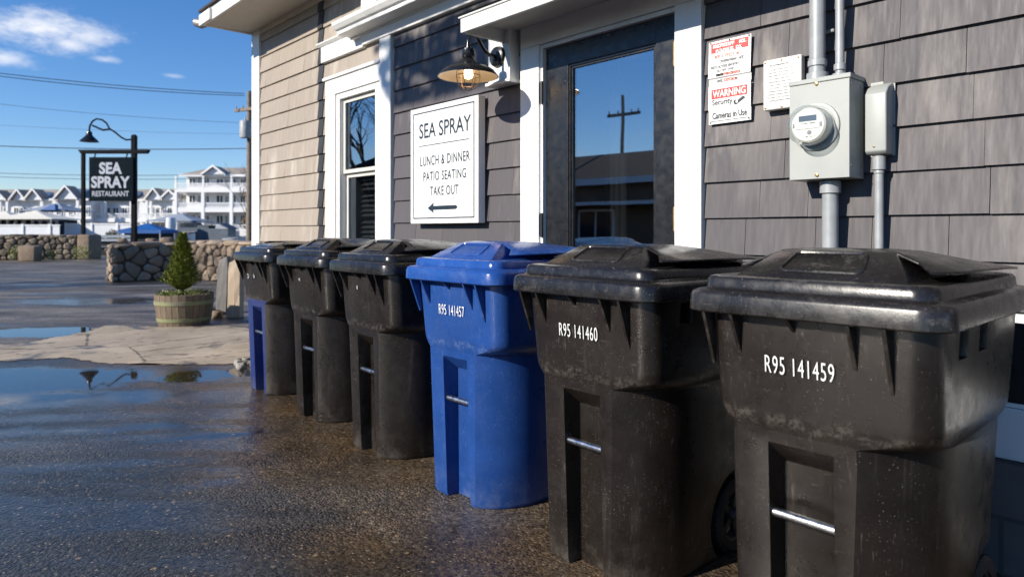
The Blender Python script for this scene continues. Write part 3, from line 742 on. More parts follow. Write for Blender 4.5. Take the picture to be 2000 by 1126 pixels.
m = MB(); add_text(m,'Security',-0.035,0.080,-0.0092,0.034,0.105,offset=0.014); add_text(m,'Cameras in Use',0,0.024,-0.0062,0.030,0.176,offset=0.016)
bx_ = [(-0.096,-0.093,0.012,0.166),(0.093,0.096,0.012,0.166)]
m.box(-0.096,0.096,-0.0056,-0.0046,0.012,0.0145)
m.build('black_lettering', M['ink'], nt2)
m = MB()
for (cx,ang) in ((0.052,0.45),):
    pass
m.add([(0.03,-0.0095,0.088),(0.045,-0.0095,0.083),(0.083,-0.0095,0.104),(0.072,-0.0095,0.114)],[(0,1,2,3)])
m.lathe([(0.011,-0.001),(0.011,0.0)],14,(0.035,-0.0095,0.089),'y',True,True)
m.build('camera_symbol', M['ink'], nt2)
m = MB(); m.lathe([(0.006,-0.001),(0.006,0.0)],12,(0.041,-0.0105,0.090),'y',True,True); m.build('lens_mark', M['sign_white'], nt2)
for x in (-0.098,0.098):
    m = MB(); m.lathe([(0.001,-0.003),(0.004,-0.002),(0.004,0.0)],8,(x,-0.0045,0.008),'y'); m.build('screw', M['ink'], nt2)

# ---------------------------------------------------------------- white notice box
nb = thing('notice_box', 'small white plastic box with fine printed text, tucked behind the meter cabinet', 'notice', (-1.385,-0.022,1.728))
m = MB(); m.box(-0.086,0.086,-0.04,0.0,0.0,0.222); m.build('box_body', M['plastic_white'], nb, bevel=0.008, seg=3, smooth=40)
m = MB(); scrawl(m,-0.055,0.03,0.190,0.007,-0.0402,20,0.95,0.3)
for i in range(11): scrawl(m,-0.06,0.06-(0.03 if i%4==3 else 0),0.172-i*0.0135,0.0042,-0.0402,30+i,0.85,0.3)
m.build('fine_print', M['ink_grey'], nb)
for (x,z) in ((-0.074,0.21),(0.0,0.212),(0.074,0.21),(-0.074,0.012),(0.0,0.010)):
    m = MB(); m.lathe([(0.001,-0.004),(0.0045,-0.003),(0.0045,0.0)],8,(x,-0.0402,z),'y'); m.build('screw', M['brass'], nb)

# ---------------------------------------------------------------- electric meter cabinet
em = thing('electric_meter', 'grey steel meter cabinet with a round glass meter and thick conduits', 'electric meter', (-1.183,-0.02,1.405))
m = MB(); m.box(-0.12,0.12,-0.14,0.0,0.002,0.39); m.box(-0.124,0.124,-0.143,0.0,0.391,0.41); enc = m.build('cabinet', M['meter_grey'], em, bevel=0.003)
m = MB(); m.box(-0.119,0.119,-0.1425,-0.1402,0.003,0.388); m.build('cover', M['meter_grey'], em, bevel=0.002)
m = MB(); m.lathe([(0.098,-0.1426),(0.096,-0.150),(0.088,-0.153),(0.074,-0.150),(0.072,-0.1426)],36,(-0.012,0,0.212),'y'); m.build('meter_ring', M['meter_grey'], em, smooth=40)
m = MB(); m.lathe([(0.071,-0.145),(0.069,-0.205),(0.062,-0.212),(0.001,-0.212)],36,(-0.012,0,0.212),'y')
mf = m.build('meter_face', M['meter_face'], em, smooth=40)
m = MB(); m.box(-0.048,0.022,-0.2135,-0.2122,0.228,0.250); m.build('display', M['lcd'], mf)
m = MB(); scrawl(m,-0.04,0.02,0.216,0.006,-0.2122,41,0.6,0.25); m.box(-0.06,0.035,-0.2132,-0.2122,0.197,0.1985); m.lathe([(0.009,-0.001),(0.009,0.0)],12,(-0.006,-0.2122,0.182),'y',True,True)
m.box(-0.072,-0.066,-0.2132,-0.2122,0.205,0.222); m.box(0.034,0.044,-0.2132,-0.2122,0.202,0.220); scrawl(m,-0.02,0.02,0.163,0.006,-0.2122,43,0.7,0.3); m.build('markings', M['ink_grey'], mf)
m = MB(); m.lathe([(0.079,-0.150),(0.079,-0.228),(0.074,-0.238),(0.06,-0.243),(0.001,-0.244)],36,(-0.012,0,0.212),'y'); m.build('meter_glass', M['clear'], em, smooth=40)
def conduit(parent, x, y, z0, z1, r, coup, name='conduit'):
    m = MB(); m.tube([(x,y,z0),(x,y,z1)], r, 20); c = m.build(name, M['conduit'], parent, smooth=40)
    for cz, ch, cr in coup:
        m = MB(); m.lathe([(r,0.0),(cr,0.003),(cr,ch-0.004),(r,ch)],20,(x,y,cz)); k = m.build('coupling', M['conduit'], c, smooth=40)
        m = MB(); m.lathe([(0.001,-0.008),(0.006,-0.007),(0.006,0.0)],8,(x,y-cr+0.001,cz+ch*0.5),'y'); m.lathe([(0.001,0.008),(0.006,0.007),(0.006,0.0)],8,(x+cr-0.001,y,cz+ch*0.5),'x')
    return c
conduit(em, -0.038, -0.065, 0.41, 1.953, 0.031, [(0.412,0.035,0.042),(0.47,0.03,0.037)])
conduit(em, 0.050, -0.060, 0.41, 1.953, 0.017, [(0.412,0.02,0.028),(0.44,0.03,0.023)])
conduit(em, 0.012, -0.060, -1.40, 0.0, 0.031, [(-0.055,0.054,0.040)])
m = MB(); m.tube([(-0.038-0.05,-0.02,0.62),(-0.038+0.05,-0.02,0.62)],0.008,8); m.build('pipe_strap', M['conduit'], em)
for (x,y,z) in ((-0.008,-0.145,0.385),(-0.006,-0.145,0.018)):
    m = MB(); m.lathe([(0.001,-0.006),(0.007,-0.005),(0.007,0.0)],10,(x,y+0.002,z),'y'); m.build('latch', M['brass'], em)
for (y,z) in ((-0.13,0.37),(-0.13,0.05),(-0.03,0.37),(-0.03,0.05)):
    m = MB(); m.lathe([(0.001,0.003),(0.004,0.002),(0.004,0.0)],8,(0.1205,y,z),'x'); m.build('rivet', M['steel'], em)

jb = thing('junction_box', 'narrow grey junction box with a sloped top and thin conduit, right of the meter cabinet', 'junction box', (-0.993,-0.02,1.495))
m = MB(); poly = [(-0.08,0.012),(-0.08,0.235),(-0.055,0.262),(0.0,0.285),(0.0,0.0),(-0.065,0.0)]
m.prism_x(poly, -0.038, 0.040); m.build('box_body', M['meter_grey'], jb, bevel=0.006, seg=3, smooth=35)
m = MB(); m.prism_x([(-0.0,-0.002),(-0.003,-0.002),(-0.003,0.292),(0.0,0.292)], -0.043, 0.046); m.build('back_plate', M['meter_grey'], jb)
conduit(jb, 0.0, -0.038, -1.49, 0.0, 0.0165, [(-0.06,0.058,0.024),(-0.075,0.015,0.019)])
m = MB(); m.lathe([(0.001,-0.003),(0.004,-0.002),(0.004,0.0)],8,(-0.004,-0.081,0.03),'y'); m.build('screw', M['brass'], jb)

# ---------------------------------------------------------------- wheeled bins
def rrect(xl,xr,yf,yb,rs,z,n=7):
    rFL,rFR,rBR,rBL = rs; pts = []
    def arc(cx,cy,r,a0):
        for k in range(n+1):
            a = a0 + PI/2*k/n; pts.append((cx+r*math.cos(a), cy+r*math.sin(a), z))
    arc(xl+rFL,yf+rFL,rFL,PI); arc(xr-rFR,yf+rFR,rFR,1.5*PI); arc(xr-rBR,yb-rBR,rBR,0); arc(xl+rBL,yb-rBL,rBL,PI/2)
    return pts
OX, OY = 0.23, 0.31       # bin frame: corner of the base to its middle
def lower_ring(xl,xr,yf,yb,z,cr=0.15,n=7):
    pts = rrect(xl,xr,yf,yb,(0.026,0.1,0.06,0.06),z,n)
    r = cr/(1-math.sin(R(28))); cx = xr-r; cy = yf+r*math.cos(R(28))
    for k in range(n+1):
        h = R(28)+R(62)*k/n
        pts[n+1+k] = (xr-cr+r*(math.sin(h)-math.sin(R(28))), yf+r*(math.cos(R(28))-math.cos(h)), z)
    return pts
def body_mesh():
    low = lambda z: lower_ring(-0.006*z/0.66+0.0, 0.452+0.030*z/0.66, -0.024*z/0.66, 0.60+0.045*z/0.66, z)
    upp = lambda z: rrect(-0.048-0.014*(z-0.7)/0.3, 0.502+0.014*(z-0.7)/0.3, -0.030-0.024*(z-0.7)/0.3, 0.664+0.036*(z-0.7)/0.3, (0.05,0.066,0.06,0.06), z)
    def lerp(z, f): return [(p[0]*(1-f)+q[0]*f, p[1]*(1-f)+q[1]*f, z) for p,q in zip(low(z), upp(z))]
    rings_ = [[(x*0.96+0.009, y*0.98+0.006, z) for x,y,z in low(0.0)], low(0.018), low(0.22), low(0.44), low(0.62), low(0.668)]
    rings_ += [lerp(0.672,0.10), lerp(0.680,0.36), lerp(0.690,0.62), lerp(0.700,0.80), lerp(0.712,0.93), lerp(0.724,0.99), lerp(0.745,1.0), upp(0.87), upp(1.0)]
    m = MB(); m.loft([[(x-OX,y-OY,z) for x,y,z in rg_] for rg_ in rings_])
    body = m.build('tmp_body', M['black_bin'])
    cut = MB()
    def cbox(p): cut.hexa([(x-OX,y-OY,z) for x,y,z in p])
    # lift-bar recess, open at the foot
    cbox([(0.085,-0.2,-0.05),(0.294,-0.2,-0.05),(0.266,0.060,-0.05),(0.114,0.060,-0.05),(0.085,-0.2,0.79),(0.294,-0.2,0.79),(0.266,0.052,0.575),(0.114,0.052,0.575)])
    # hand slots under the rim, both sides
    for x0,x1 in ((0.47,0.7),(-0.2,0.0)):
        for y0 in (0.10,0.27):
            cbox([(x0,y0,0.895),(x1,y0,0.895),(x1,y0+0.07,0.895),(x0,y0+0.07,0.895),(x0,y0,0.965),(x1,y0,0.965),(x1,y0+0.07,0.965),(x0,y0+0.07,0.965)])
    # wheel arches
    for x0,x1 in ((0.385,0.7),(-0.3,0.08)):
        ring = lambda x: [(x-OX, 0.545-OY+0.175*math.cos(2*PI*k/28), 0.14+0.175*math.sin(2*PI*k/28)) for k in range(28)]
        cut.loft([ring(x0),ring(x1)])
    co_ = cut.build('tmp_cut', M['black_bin'])
    md = body.modifiers.new('b','BOOLEAN'); md.object = co_; md.operation = 'DIFFERENCE'; md.solver = 'EXACT'
    bv = body.modifiers.new('v','BEVEL'); bv.width = 0.007; bv.segments = 3; bv.limit_method = 'ANGLE'; bv.angle_limit = R(33)
    bpy.context.view_layer.update(); dg = bpy.context.evaluated_depsgraph_get()
    me = bpy.data.meshes.new_from_object(body.evaluated_get(dg))
    bpy.data.objects.remove(body); bpy.data.objects.remove(co_)
    me.polygons.foreach_set('use_smooth',[True]*len(me.polygons)); me.set_sharp_from_angle(angle=R(25))
    me.name = 'body'
    return me
def lid_mesh(flat=False):
    m = MB(); xl,xr,yf,yb = -0.108,0.548,-0.105,0.755
    rows = [(0.978,0.004),(0.982,0.0),(1.022,0.002),(1.032,0.006),(1.038,0.016),(1.040,0.034),(1.044,0.038),(1.066,0.040),(1.074,0.046),(1.077,0.058),(1.078,0.075)]
    rings = []
    for z,i in rows:
        r = max(0.070-i*0.5,0.03)
        rings.append([(x-OX,y-OY,zz) for x,y,zz in rrect(xl+i,xr-i,yf+i,yb-i,(r*0.8,r,0.05,0.05),z,8)])
    m.loft(rings)
    me = m.mesh('lid', smooth=38)
    return me
def hump_mesh(flat=False):
    m = MB(); k = 0.45 if flat else 1.0
    def q(h): return 1.076+(h-1.076)*k
    # crown: front slope, plateau, long back slope
    st = [(-0.035,1.0765,1.0755,0.215,0.215),(0.085,q(1.146),1.0755,0.150,0.205),(0.13,q(1.153),1.0755,0.145,0.20),(0.30,q(1.150),1.0755,0.145,0.19),(0.52,q(1.128),1.0755,0.15,0.18),(0.70,q(1.098),1.0755,0.155,0.17)]
    rings = []
    for y,zt,zb,wt,wb in st:
        rings.append([(-wb,y-OY,zb),(-wt,y-OY,zt-0.004 if zt>1.09 else zt),(-wt*0.5,y-OY,zt),(wt*0.5,y-OY,zt),(wt,y-OY,zt-0.004 if zt>1.09 else zt),(wb,y-OY,zb)])
    m.loft(rings)
    me = m.mesh('lid_crown', bevel=0.006, seg=2, smooth=35)
    return me
def wing_mesh(s, flat=False):
    m = MB(); k = 0.5 if flat else 1.0
    def q(h): return 1.092+(h-1.092)*k
    top = []; 
    rows = [(0.095,0.147,q(1.146),0.20,q(1.122),0.240,1.102),(0.12,0.143,q(1.149),0.215,q(1.124),0.278,1.1025),(0.30,0.142,q(1.147),0.225,q(1.124),0.294,1.104),(0.52,0.146,q(1.126),0.225,q(1.113),0.292,1.101),(0.70,0.15,q(1.10),0.21,q(1.098),0.278,1.094)]
    up = [[(a,y,za),(b,y,zb),(c,y-(0.05 if i==0 else 0.0),zc)] for i,(y,a,za,b,zb,c,zc) in enumerate(rows)]
    vs = []; n = len(rows)
    for r in up: vs += [(s*x, y-OY, z) for x,y,z in r]
    for r in up: vs += [(s*x, y-OY, z-0.008) for x,y,z in r]
    fs = []
    for i in range(n-1):
        for j in range(2):
            a = i*3+j; fs.append((a,a+1,a+4,a+3)); b = a+3*n; fs.append((b,b+3,b+4,b+1))
    for i in range(n-1):
        for j in (0,2):
            a = i*3+j; fs.append((a,a+3,a+3+3*n,a+3*n))
    for j in range(2):
        for i in (0,n-1):
            a = i*3+j; fs.append((a,a+1,a+1+3*n,a+3*n))
    m.add(vs, fs)
    return m.mesh('lid_flap', bevel=0.003, seg=2, smooth=35)

BODY = body_mesh()
def make_bin(label):
    t = thing('wheeled_bin', label, 'trash bin', (0,0,0))
    link('body', BODY, M['black_bin'], t)
    lid = link('lid', lid_mesh(), M['black_lid'], t)
    link('lid_crown', hump_mesh(), M['black_lid'], lid)
    for s in (-1,1): link('lid_flap', wing_mesh(s), M['black_lid'], lid)
    # sunk rectangle on the slope of the crown: raised rounded frame
    m = MB(); a = math.atan2(0.0695,0.12)
    def sl(u, v): return (u, -0.035-OY+0.012+v*math.cos(a), 1.0785+0.006+v*math.sin(a))
    loop = []
    for cx,cv,a0 in ((-0.085,0.038,PI),(0.085,0.038,1.5*PI),(0.075,0.095,0),(-0.075,0.095,PI/2)):
        for k in range(4):
            an = a0+PI/2*k/3; loop.append(sl(cx+0.018*math.cos(an), cv+0.018*math.sin(an)))
    loop.append(loop[0]); loop.append(loop[1]); m.tube(loop, 0.0045, 6); m.build('lid_panel', M['black_lid'], lid, smooth=50)
    # fins under the rim
    for x,ln in ((-0.045,0.155),(0.035,0.115),(0.185,0.045),(0.335,0.120),(0.415,0.165)):
        yb = -0.050
        m = MB(); m.prism_x([(-0.101-OY,0.985),(yb+0.004-OY,0.985),(yb+0.008+ln*0.05-OY,0.985-ln),(yb-0.001+ln*0.05-OY,0.985-ln)], x-0.0045-OX, x+0.0045-OX)
        m.build('rim_fin', M['black_bin'], t)
    m = MB(); m.tube([(0.100-OX,0.006-OY,0.446),(0.284-OX,0.006-OY,0.446)], 0.0125, 16); m.build('lift_bar', M['steel'], t, smooth=40)
    for s,x in ((1,0.405),(-1,-0.005)):
        m = MB(); c = (x-OX,0.545-OY,0.135)
        m.lathe([(0.095,0.0),(0.125,-0.004),(0.1345,0.006),(0.135,0.03),(0.1345,0.05),(0.125,0.06),(0.095,0.056),(0.095,0.0)],32,c,'x')
        for k in range(40):
            an = 2*PI*k/40; cy,cz = math.cos(an),math.sin(an)
            m.hexa([(c[0]+dx, c[1]+cy*rr-cz*tt, c[2]+cz*rr+cy*tt) for rr in (0.130,0.1385) for dx,tt in ((0.006,-0.005),(0.05,-0.005),(0.05,0.004),(0.006,0.004))])
        wh = m.build('wheel', M['tyre'], t, smooth=35)
        m = MB(); m.lathe([(0.001,0.058),(0.025,0.058),(0.028,0.045),(0.03,0.02),(0.001,0.02)],20,c,'x'); m.lathe([(0.080,0.02),(0.0955,0.012),(0.0955,0.050),(0.085,0.046),(0.080,0.02)],32,c,'x')
        for k in range(5):
            an = 2*PI*k/5; d = Vector((0,math.cos(an),math.sin(an))); e = Vector((0,-d.z,d.y))
            C_ = Vector(c)+Vector((0.03,0,0))
            m.hexa([tuple(C_+d*rr+e*tt+Vector((dx,0,0))) for dx in (-0.008,0.010) for rr,tt in ((0.02,-0.014),(0.084,-0.009),(0.084,0.009),(0.02,0.014))])
        m.build('rim', M['hub'], wh, smooth=35)
    m = MB(); m.tube([(-0.01-OX,0.545-OY,0.135),(0.47-OX,0.545-OY,0.135)],0.011,10); m.build('axle', M['steel'], t, smooth=40)
    m = MB(); m.tube([(0.03-OX,0.70-OY,0.96),(0.03-OX,0.79-OY,1.0),(0.05-OX,0.80-OY,1.005),(0.41-OX,0.80-OY,1.005),(0.43-OX,0.79-OY,1.0),(0.43-OX,0.70-OY,0.96)],0.014,10); m.build('handle', M['black_bin'], t, smooth=50)
    m = MB(); m.tube([(0.0-OX,0.757-OY,1.035),(0.46-OX,0.757-OY,1.035)],0.012,10); m.build('hinge', M['black_bin'], lid, smooth=50)
    return t
def recolor(o, table):
    for ch in o.children:
        for s in ch.material_slots:
            if s.material and s.material.name in table:
                nm = table[s.material.name]; s.link = 'OBJECT'; s.material = M[nm]
        recolor(ch, table)
GR = 'row of wheeled bins along the wall'
bin0 = make_bin('black bin numbered R95 141459, the closest and largest of the row, below the meter cabinet')
bin0['group'] = GR
spots = [(-0.98,-1.16,0.0),(-1.775,-1.11,-0.5),(-2.57,-1.06,0.8),(-3.40,-1.02,-1.2),(-4.245,-0.96,1.0),(-5.16,-0.91,0.0)]
labels = [None,
  'black bin numbered R95 141460, beside the bright blue bin',
  'bright blue bin numbered R95 141457, blue from lid to foot',
  'unnumbered black bin standing directly left of the bright blue bin',
  'unnumbered black bin below the window, between another black bin and the half blue one',
  'farthest bin of the row, black above and navy blue on its lower front']
bins = [bin0]
for i in range(1,6):
    c = copy_tree(bin0); c['label'] = labels[i]; c['group'] = GR; bins.append(c)
for b, (x,y,rz) in zip(bins, spots):
    a = R(rz); b.rotation_euler = (0,0,a)
    b.location = (x + OX*math.cos(a) - OY*math.sin(a), y + OX*math.sin(a) + OY*math.cos(a), 0)
recolor(bins[2], {'black_bin_plastic':'blue_bin','black_lid_plastic':'blue_lid'})
for i, s in ((0,'R95 141459'),(1,'R95 141460'),(2,'R95 141457')):
    m = MB(); add_text(m, s, 0.198-OX, 0.828, -0.0475-OY, 0.046, 0.178, offset=-0.004, spacing=1.12, tilt=-0.064)
    m.build('number', M['stencil'], bins[i])
def smear(parent, cx, cz, seed, n=4, sp=0.012):
    rn = random.Random(seed); m = MB()
    for k in range(n):
        x = cx+rn.uniform(-sp,sp)-OX; z = cz+rn.uniform(-sp,sp); pts = []
        for j in range(7):
            a = 2*PI*j/7; r = rn.uniform(0.004,0.010); pts.append((x+r*math.cos(a)*0.7, -0.047-0.064*(z-0.828)-OY-0.0008*k, z+r*math.sin(a)*1.3))
        m.add(pts,[tuple(range(7))])
    m.build('label_scrap', M['smudge'], parent)
smear(bins[3], 0.16, 0.90, 4, 2, 0.006); smear(bins[4], 0.15, 0.885, 5, 3, 0.006); smear(bins[5], 0.09, 0.86, 6, 5, 0.014); smear(bins[5], 0.20, 0.86, 8, 5, 0.014)
# farthest bin: own body with navy lower front
me6 = BODY.copy(); me6.materials.append(M['navy_bin'])
for p in me6.polygons:
    if p.center.z < 0.69 and p.center.y < 0.075-OY and p.center.x < 0.306+0.045*p.center.z-OX: p.material_index = 1
for ch in bins[5].children:
    if ch.name.startswith('body'): ch.data = me6
    if ch.name.startswith('lid') and ch.type == 'MESH' and not ch.name.startswith('lid_'):
        for g_ in ch.children:
            if g_.name.startswith('lid_crown'): g_.data = hump_mesh(True); g_.data.materials.append(M['black_lid'])
            if g_.name.startswith('lid_flap'):
                g_.data = wing_mesh(1 if sum(v.co.x for v in g_.data.vertices) > 0 else -1, True); g_.data.materials.append(M['black_lid'])
        for g_ in list(ch.children):
            if g_.name.startswith('lid_panel'): bpy.data.objects.remove(g_)

# ---------------------------------------------------------------- stone walls
def stone_mat(name, a, b, c):
    t = NT(name); at_ = t.new('ShaderNodeAttribute', attribute_name='tone')
    base = t.mix(at_.outputs['Fac'], a, b)
    base = t.mix(t.ramp(t.noise(7,6,0.7),0.45,0.7,0,0.7), base, c)
    base = t.mix(t.ramp(t.noise(45,3),0.6,0.75,0,0.5), base, tuple(x*0.5 for x in a))
    t.set(Base_Color=base, Roughness=0.88); t.bump(t.noise(18,7,0.75),0.9,0.03); return t.m
M['stone'] = stone_mat('field_stone', (0.21,0.155,0.11), (0.46,0.355,0.255), (0.32,0.255,0.19))
M['stone_dark'] = stone_mat('shaded_field_stone', (0.085,0.068,0.052), (0.34,0.27,0.20), (0.20,0.165,0.125))  # darker field stone copy: the far wall's shade is put into the colour
M['mortar'] = simple('dark_mortar', (0.10,0.085,0.07), 0.95, bump=0.4)
def stone(m, c, rx, ry, rz, rn, ux, uy):
    n, k = 10, 6; rings = []
    for i in range(k+1):
        th = PI*i/k; ring = []
        for q in range(n):
            a = 2*PI*q/n
            f = lambda v: math.copysign(abs(v)**0.55, v)
            j = 1+rn.uniform(-0.13,0.13)
            x = f(math.cos(a))*f(max(math.sin(th),0.0001))*rx*j; y = f(math.sin(a))*f(max(math.sin(th),0.0001))*ry*j; z = -f(math.cos(th))*rz*j
            ring.append((c[0]+ux[0]*x+uy[0]*y, c[1]+ux[1]*x+uy[1]*y, c[2]+z))
        rings.append(ring)
    m.loft(rings)
def clip(poly, px, pz, nx, nz):
    out = []
    for i in range(len(poly)):
        a, b = poly[i], poly[(i+1)%len(poly)]
        da = (a[0]-px)*nx+(a[1]-pz)*nz; db = (b[0]-px)*nx+(b[1]-pz)*nz
        if da <= 0: out.append(a)
        if da*db < 0:
            f = da/(da-db); out.append((a[0]+(b[0]-a[0])*f, a[1]+(b[1]-a[1])*f))
    return out
def fitted_face(m, o, ux, nrm, L, h, size, rn, depth=0.075):
    """irregular fitted stones over a wall face: o corner, ux along, nrm outward"""
    pts = []; z = size*0.25; row = 0
    while z < h+size*0.3:
        x = rn.uniform(-0.3,0.3)*size
        while x < L+size*0.5:
            pts.append((x+rn.uniform(-0.26,0.26)*size, z+rn.uniform(-0.24,0.24)*size)); x += size*rn.uniform(0.75,1.55)
        z += size*rn.uniform(0.55,0.85); row += 1
    for i,(px,pz) in enumerate(pts):
        cell = [(0,0),(L,0),(L,h),(0,h)]
        for j,(qx,qz) in enumerate(pts):
            if i != j and abs(qx-px) < size*4 and cell: cell = clip(cell, (px+qx)/2, (pz+qz)/2, qx-px, qz-pz)
        if len(cell) < 3: continue
        cx = sum(p[0] for p in cell)/len(cell); cz = sum(p[1] for p in cell)/len(cell)
        # resample the outline so that stones read as rounded
        dense = []
        for k in range(len(cell)):
            a_, b_ = cell[k], cell[(k+1)%len(cell)]
            n_ = max(1,int(math.hypot(b_[0]-a_[0],b_[1]-a_[1])/(size*0.22)))
            for q in range(n_): dense.append((a_[0]+(b_[0]-a_[0])*q/n_, a_[1]+(b_[1]-a_[1])*q/n_))
        for _ in range(2): dense = [((dense[k-1][0]+2*dense[k][0]+dense[(k+1)%len(dense)][0])/4, (dense[k-1][1]+2*dense[k][1]+dense[(k+1)%len(dense)][1])/4) for k in range(len(dense))]
        m.t = rn.random(); d = depth*rn.uniform(0.6,1.25); rings = []
        for f, y in ((0.97,-0.05),(0.955,d*0.35),(0.86,d*0.72),(0.62,d*0.95),(0.3,d)):
            ring = []
            for (x,zz) in dense:
                jx = rn.uniform(-1,1)*size*0.022; jy = rn.uniform(-0.22,0.22)*d if y > 0 else 0
                qx = cx+(x-cx)*f+jx; qz = cz+(zz-cz)*f
                v = o + ux*qx + nrm*(y+jy); ring.append((v.x, v.y, qz))
            rings.append(ring)
        m.loft(rings, False, True)
def stone_wall(name, label, p0, p1, h, thick, seed, size=0.30, parent=None, ends=(True,True)):
    p0 = Vector(p0); p1 = Vector(p1); d = (p1-p0); L = d.length; ux = d/L; uy = Vector((-ux.y,ux.x)); rn = random.Random(seed)
    root = thing(name, label, 'stone wall', tuple(p0.xy)+(0,)) if parent is None else parent
    off = Vector(root.location[:2]); m = MB(); t2 = thick/2-0.07; q0 = p0-off
    fitted_face(m, q0-uy*t2, ux, -uy, L, h, size, rn); fitted_face(m, q0+uy*t2, ux, uy, L, h, size, rn)
    if ends[0]: fitted_face(m, q0-uy*(thick/2)+ux*0.03, uy, -ux, thick, h, size, rn, 0.07)
    if ends[1]: fitted_face(m, q0+ux*(L-0.03)-uy*(thick/2), uy, ux, thick, h, size, rn, 0.07)
    x = 0.0
    while x < L-0.05:                                   # flat capping stones
        wl = min(rn.uniform(size*0.9,size*2.2), L-x+0.02); m.t = rn.random()
        c = q0+ux*(x+wl/2); stone(m, (c.x, c.y, h+rn.uniform(-0.03,0.01)), wl*0.53, thick*0.55, rn.uniform(0.05,0.085), rn, ux, uy); x += wl
    m.build('stones', M['stone_dark'] if size == 0.30 else M['stone'], root, smooth=50)
    mm = MB(); q = [q0+ux*0.02-uy*t2*0.98, q0+ux*(L-0.02)-uy*t2*0.98, q0+ux*(L-0.02)+uy*t2*0.98, q0+ux*0.02+uy*t2*0.98]
    mm.prism_z([(v.x,v.y) for v in q], -0.02, h-0.02); mm.build('mortar', M['mortar'], root)
    return root
sw = stone_wall('stone_wall', 'fieldstone wall with a corner, behind the planted barrel', (-18.1,0.80), (-18.1,2.75), 0.86, 0.62, 21, 0.31, None, (True,False))
stone_wall('stone_wall', '', (-17.78,2.50), (-13.6,4.1), 0.90, 0.55, 22, 0.27, sw, (False,True))
fw = stone_wall('stone_wall', 'long low stone wall across the lot, ending in a square pier left of the hanging sign', (-36.9,-3.6), (-33.35,2.75), 0.98, 0.6, 23, 0.30)
m = MB(); m.t = 0.3
q = [at(-18.15,28.2), at(-17.62,28.2), at(-17.45,28.8), at(-18.15,28.8)]
m.prism_z([(v.x-fw.location.x, v.y-fw.location.y) for v in q], 0, 1.03); m.build('end_pier', M['stone'], fw, bevel=0.06, seg=2, smooth=50)
def block_stone(label, c, sx, sy, sz, seed, name='stone_block', rz=YAW):
    rn = random.Random(seed); m = MB()
    m.hexa([(x*sx/2*rn.uniform(0.92,1.05), y*sy/2*rn.uniform(0.92,1.05), z*sz*rn.uniform(0.94,1.03)) for z in (0,1) for x,y in ((-1,-1),(1,-1),(1,1),(-1,1))])
    o = m.build(name, M['stone'], None, bevel=0.04, seg=2, smooth=50); o.location = (c[0],c[1],0); o.rotation_euler = (0,0,rz)
    return tag(o, label, 'stone')
block_stone('rough square stone block standing before the far stone wall', at(-18.95,26.6), 0.66, 0.5, 0.62, 31)

# small weeds at the foot of the far wall
def leaf_mat(name, a, b, rough=0.6):
    t = NT(name); at_ = t.new('ShaderNodeAttribute', attribute_name='tone')
    t.set(Base_Color=t.mix(at_.outputs['Fac'], a, b), Roughness=rough)
    t.b.inputs['Subsurface Weight'].default_value = 0.0
    return t.m
M['conifer'] = leaf_mat('conifer_green', (0.034,0.062,0.006), (0.25,0.28,0.03))
M['weed'] = leaf_mat('weed_green', (0.06,0.10,0.015), (0.24,0.26,0.05))
M['twig'] = simple('dark_twig', (0.05,0.038,0.028), 0.85)
M['bark'] = simple('grey_bark', (0.14,0.115,0.09), 0.85, bump=0.3)
M['autumn'] = leaf_mat('rust_foliage', (0.10,0.055,0.015), (0.28,0.15,0.04))
M['shrub_dark'] = leaf_mat('dark_shrub', (0.03,0.03,0.018), (0.085,0.075,0.04))
def leaves(m, c, rad, n, size, rn, up=0.4, sc=(1,1,1), shell=0.5):
    for k in range(n):
        d = Vector((rn.gauss(0,1),rn.gauss(0,1),rn.gauss(0,1))).normalized()*rad*(shell+(1-shell)*rn.random()**0.5)
        p = Vector((c[0]+d.x*sc[0], c[1]+d.y*sc[1], c[2]+d.z*sc[2]))
        a = Vector((rn.gauss(0,1),rn.gauss(0,1),rn.gauss(0,1)+up)).normalized(); b = a.orthogonal().normalized(); b = Matrix.Rotation(rn.uniform(0,6.3),3,a) @ b
        s = size*rn.uniform(0.6,1.4); m.t = rn.random()
        m.add([p-b*s*0.4, p+a*s*0.5+b*s*0.1, p+a*s, p+a*s*0.4+b*s*0.5],[(0,1,2,3)])
def weed(label, c, r, n, seed, size=0.07, h=0.3, group=None):
    rn = random.Random(seed); m = MB(); leaves(m,(0,0,h*0.55),r,n,size,rn,0.7,(1,1,h/r*0.55),0.2)
    o = m.build('weed_clump', M['weed'], None); o.location = (c[0],c[1],0); tag(o,label,'plant',group)
weed('leafy green clump left of the square stone block at the far wall', at(-19.75,26.9), 0.30, 200, 41, 0.09, 0.55)
weed('small green clump right of the square stone block', at(-18.3,26.9), 0.22, 120, 42, 0.09, 0.45)
weed('bright green weeds at the foot of the far wall near its pier', at(-17.35,27.2), 0.38, 260, 43, 0.09, 0.55)

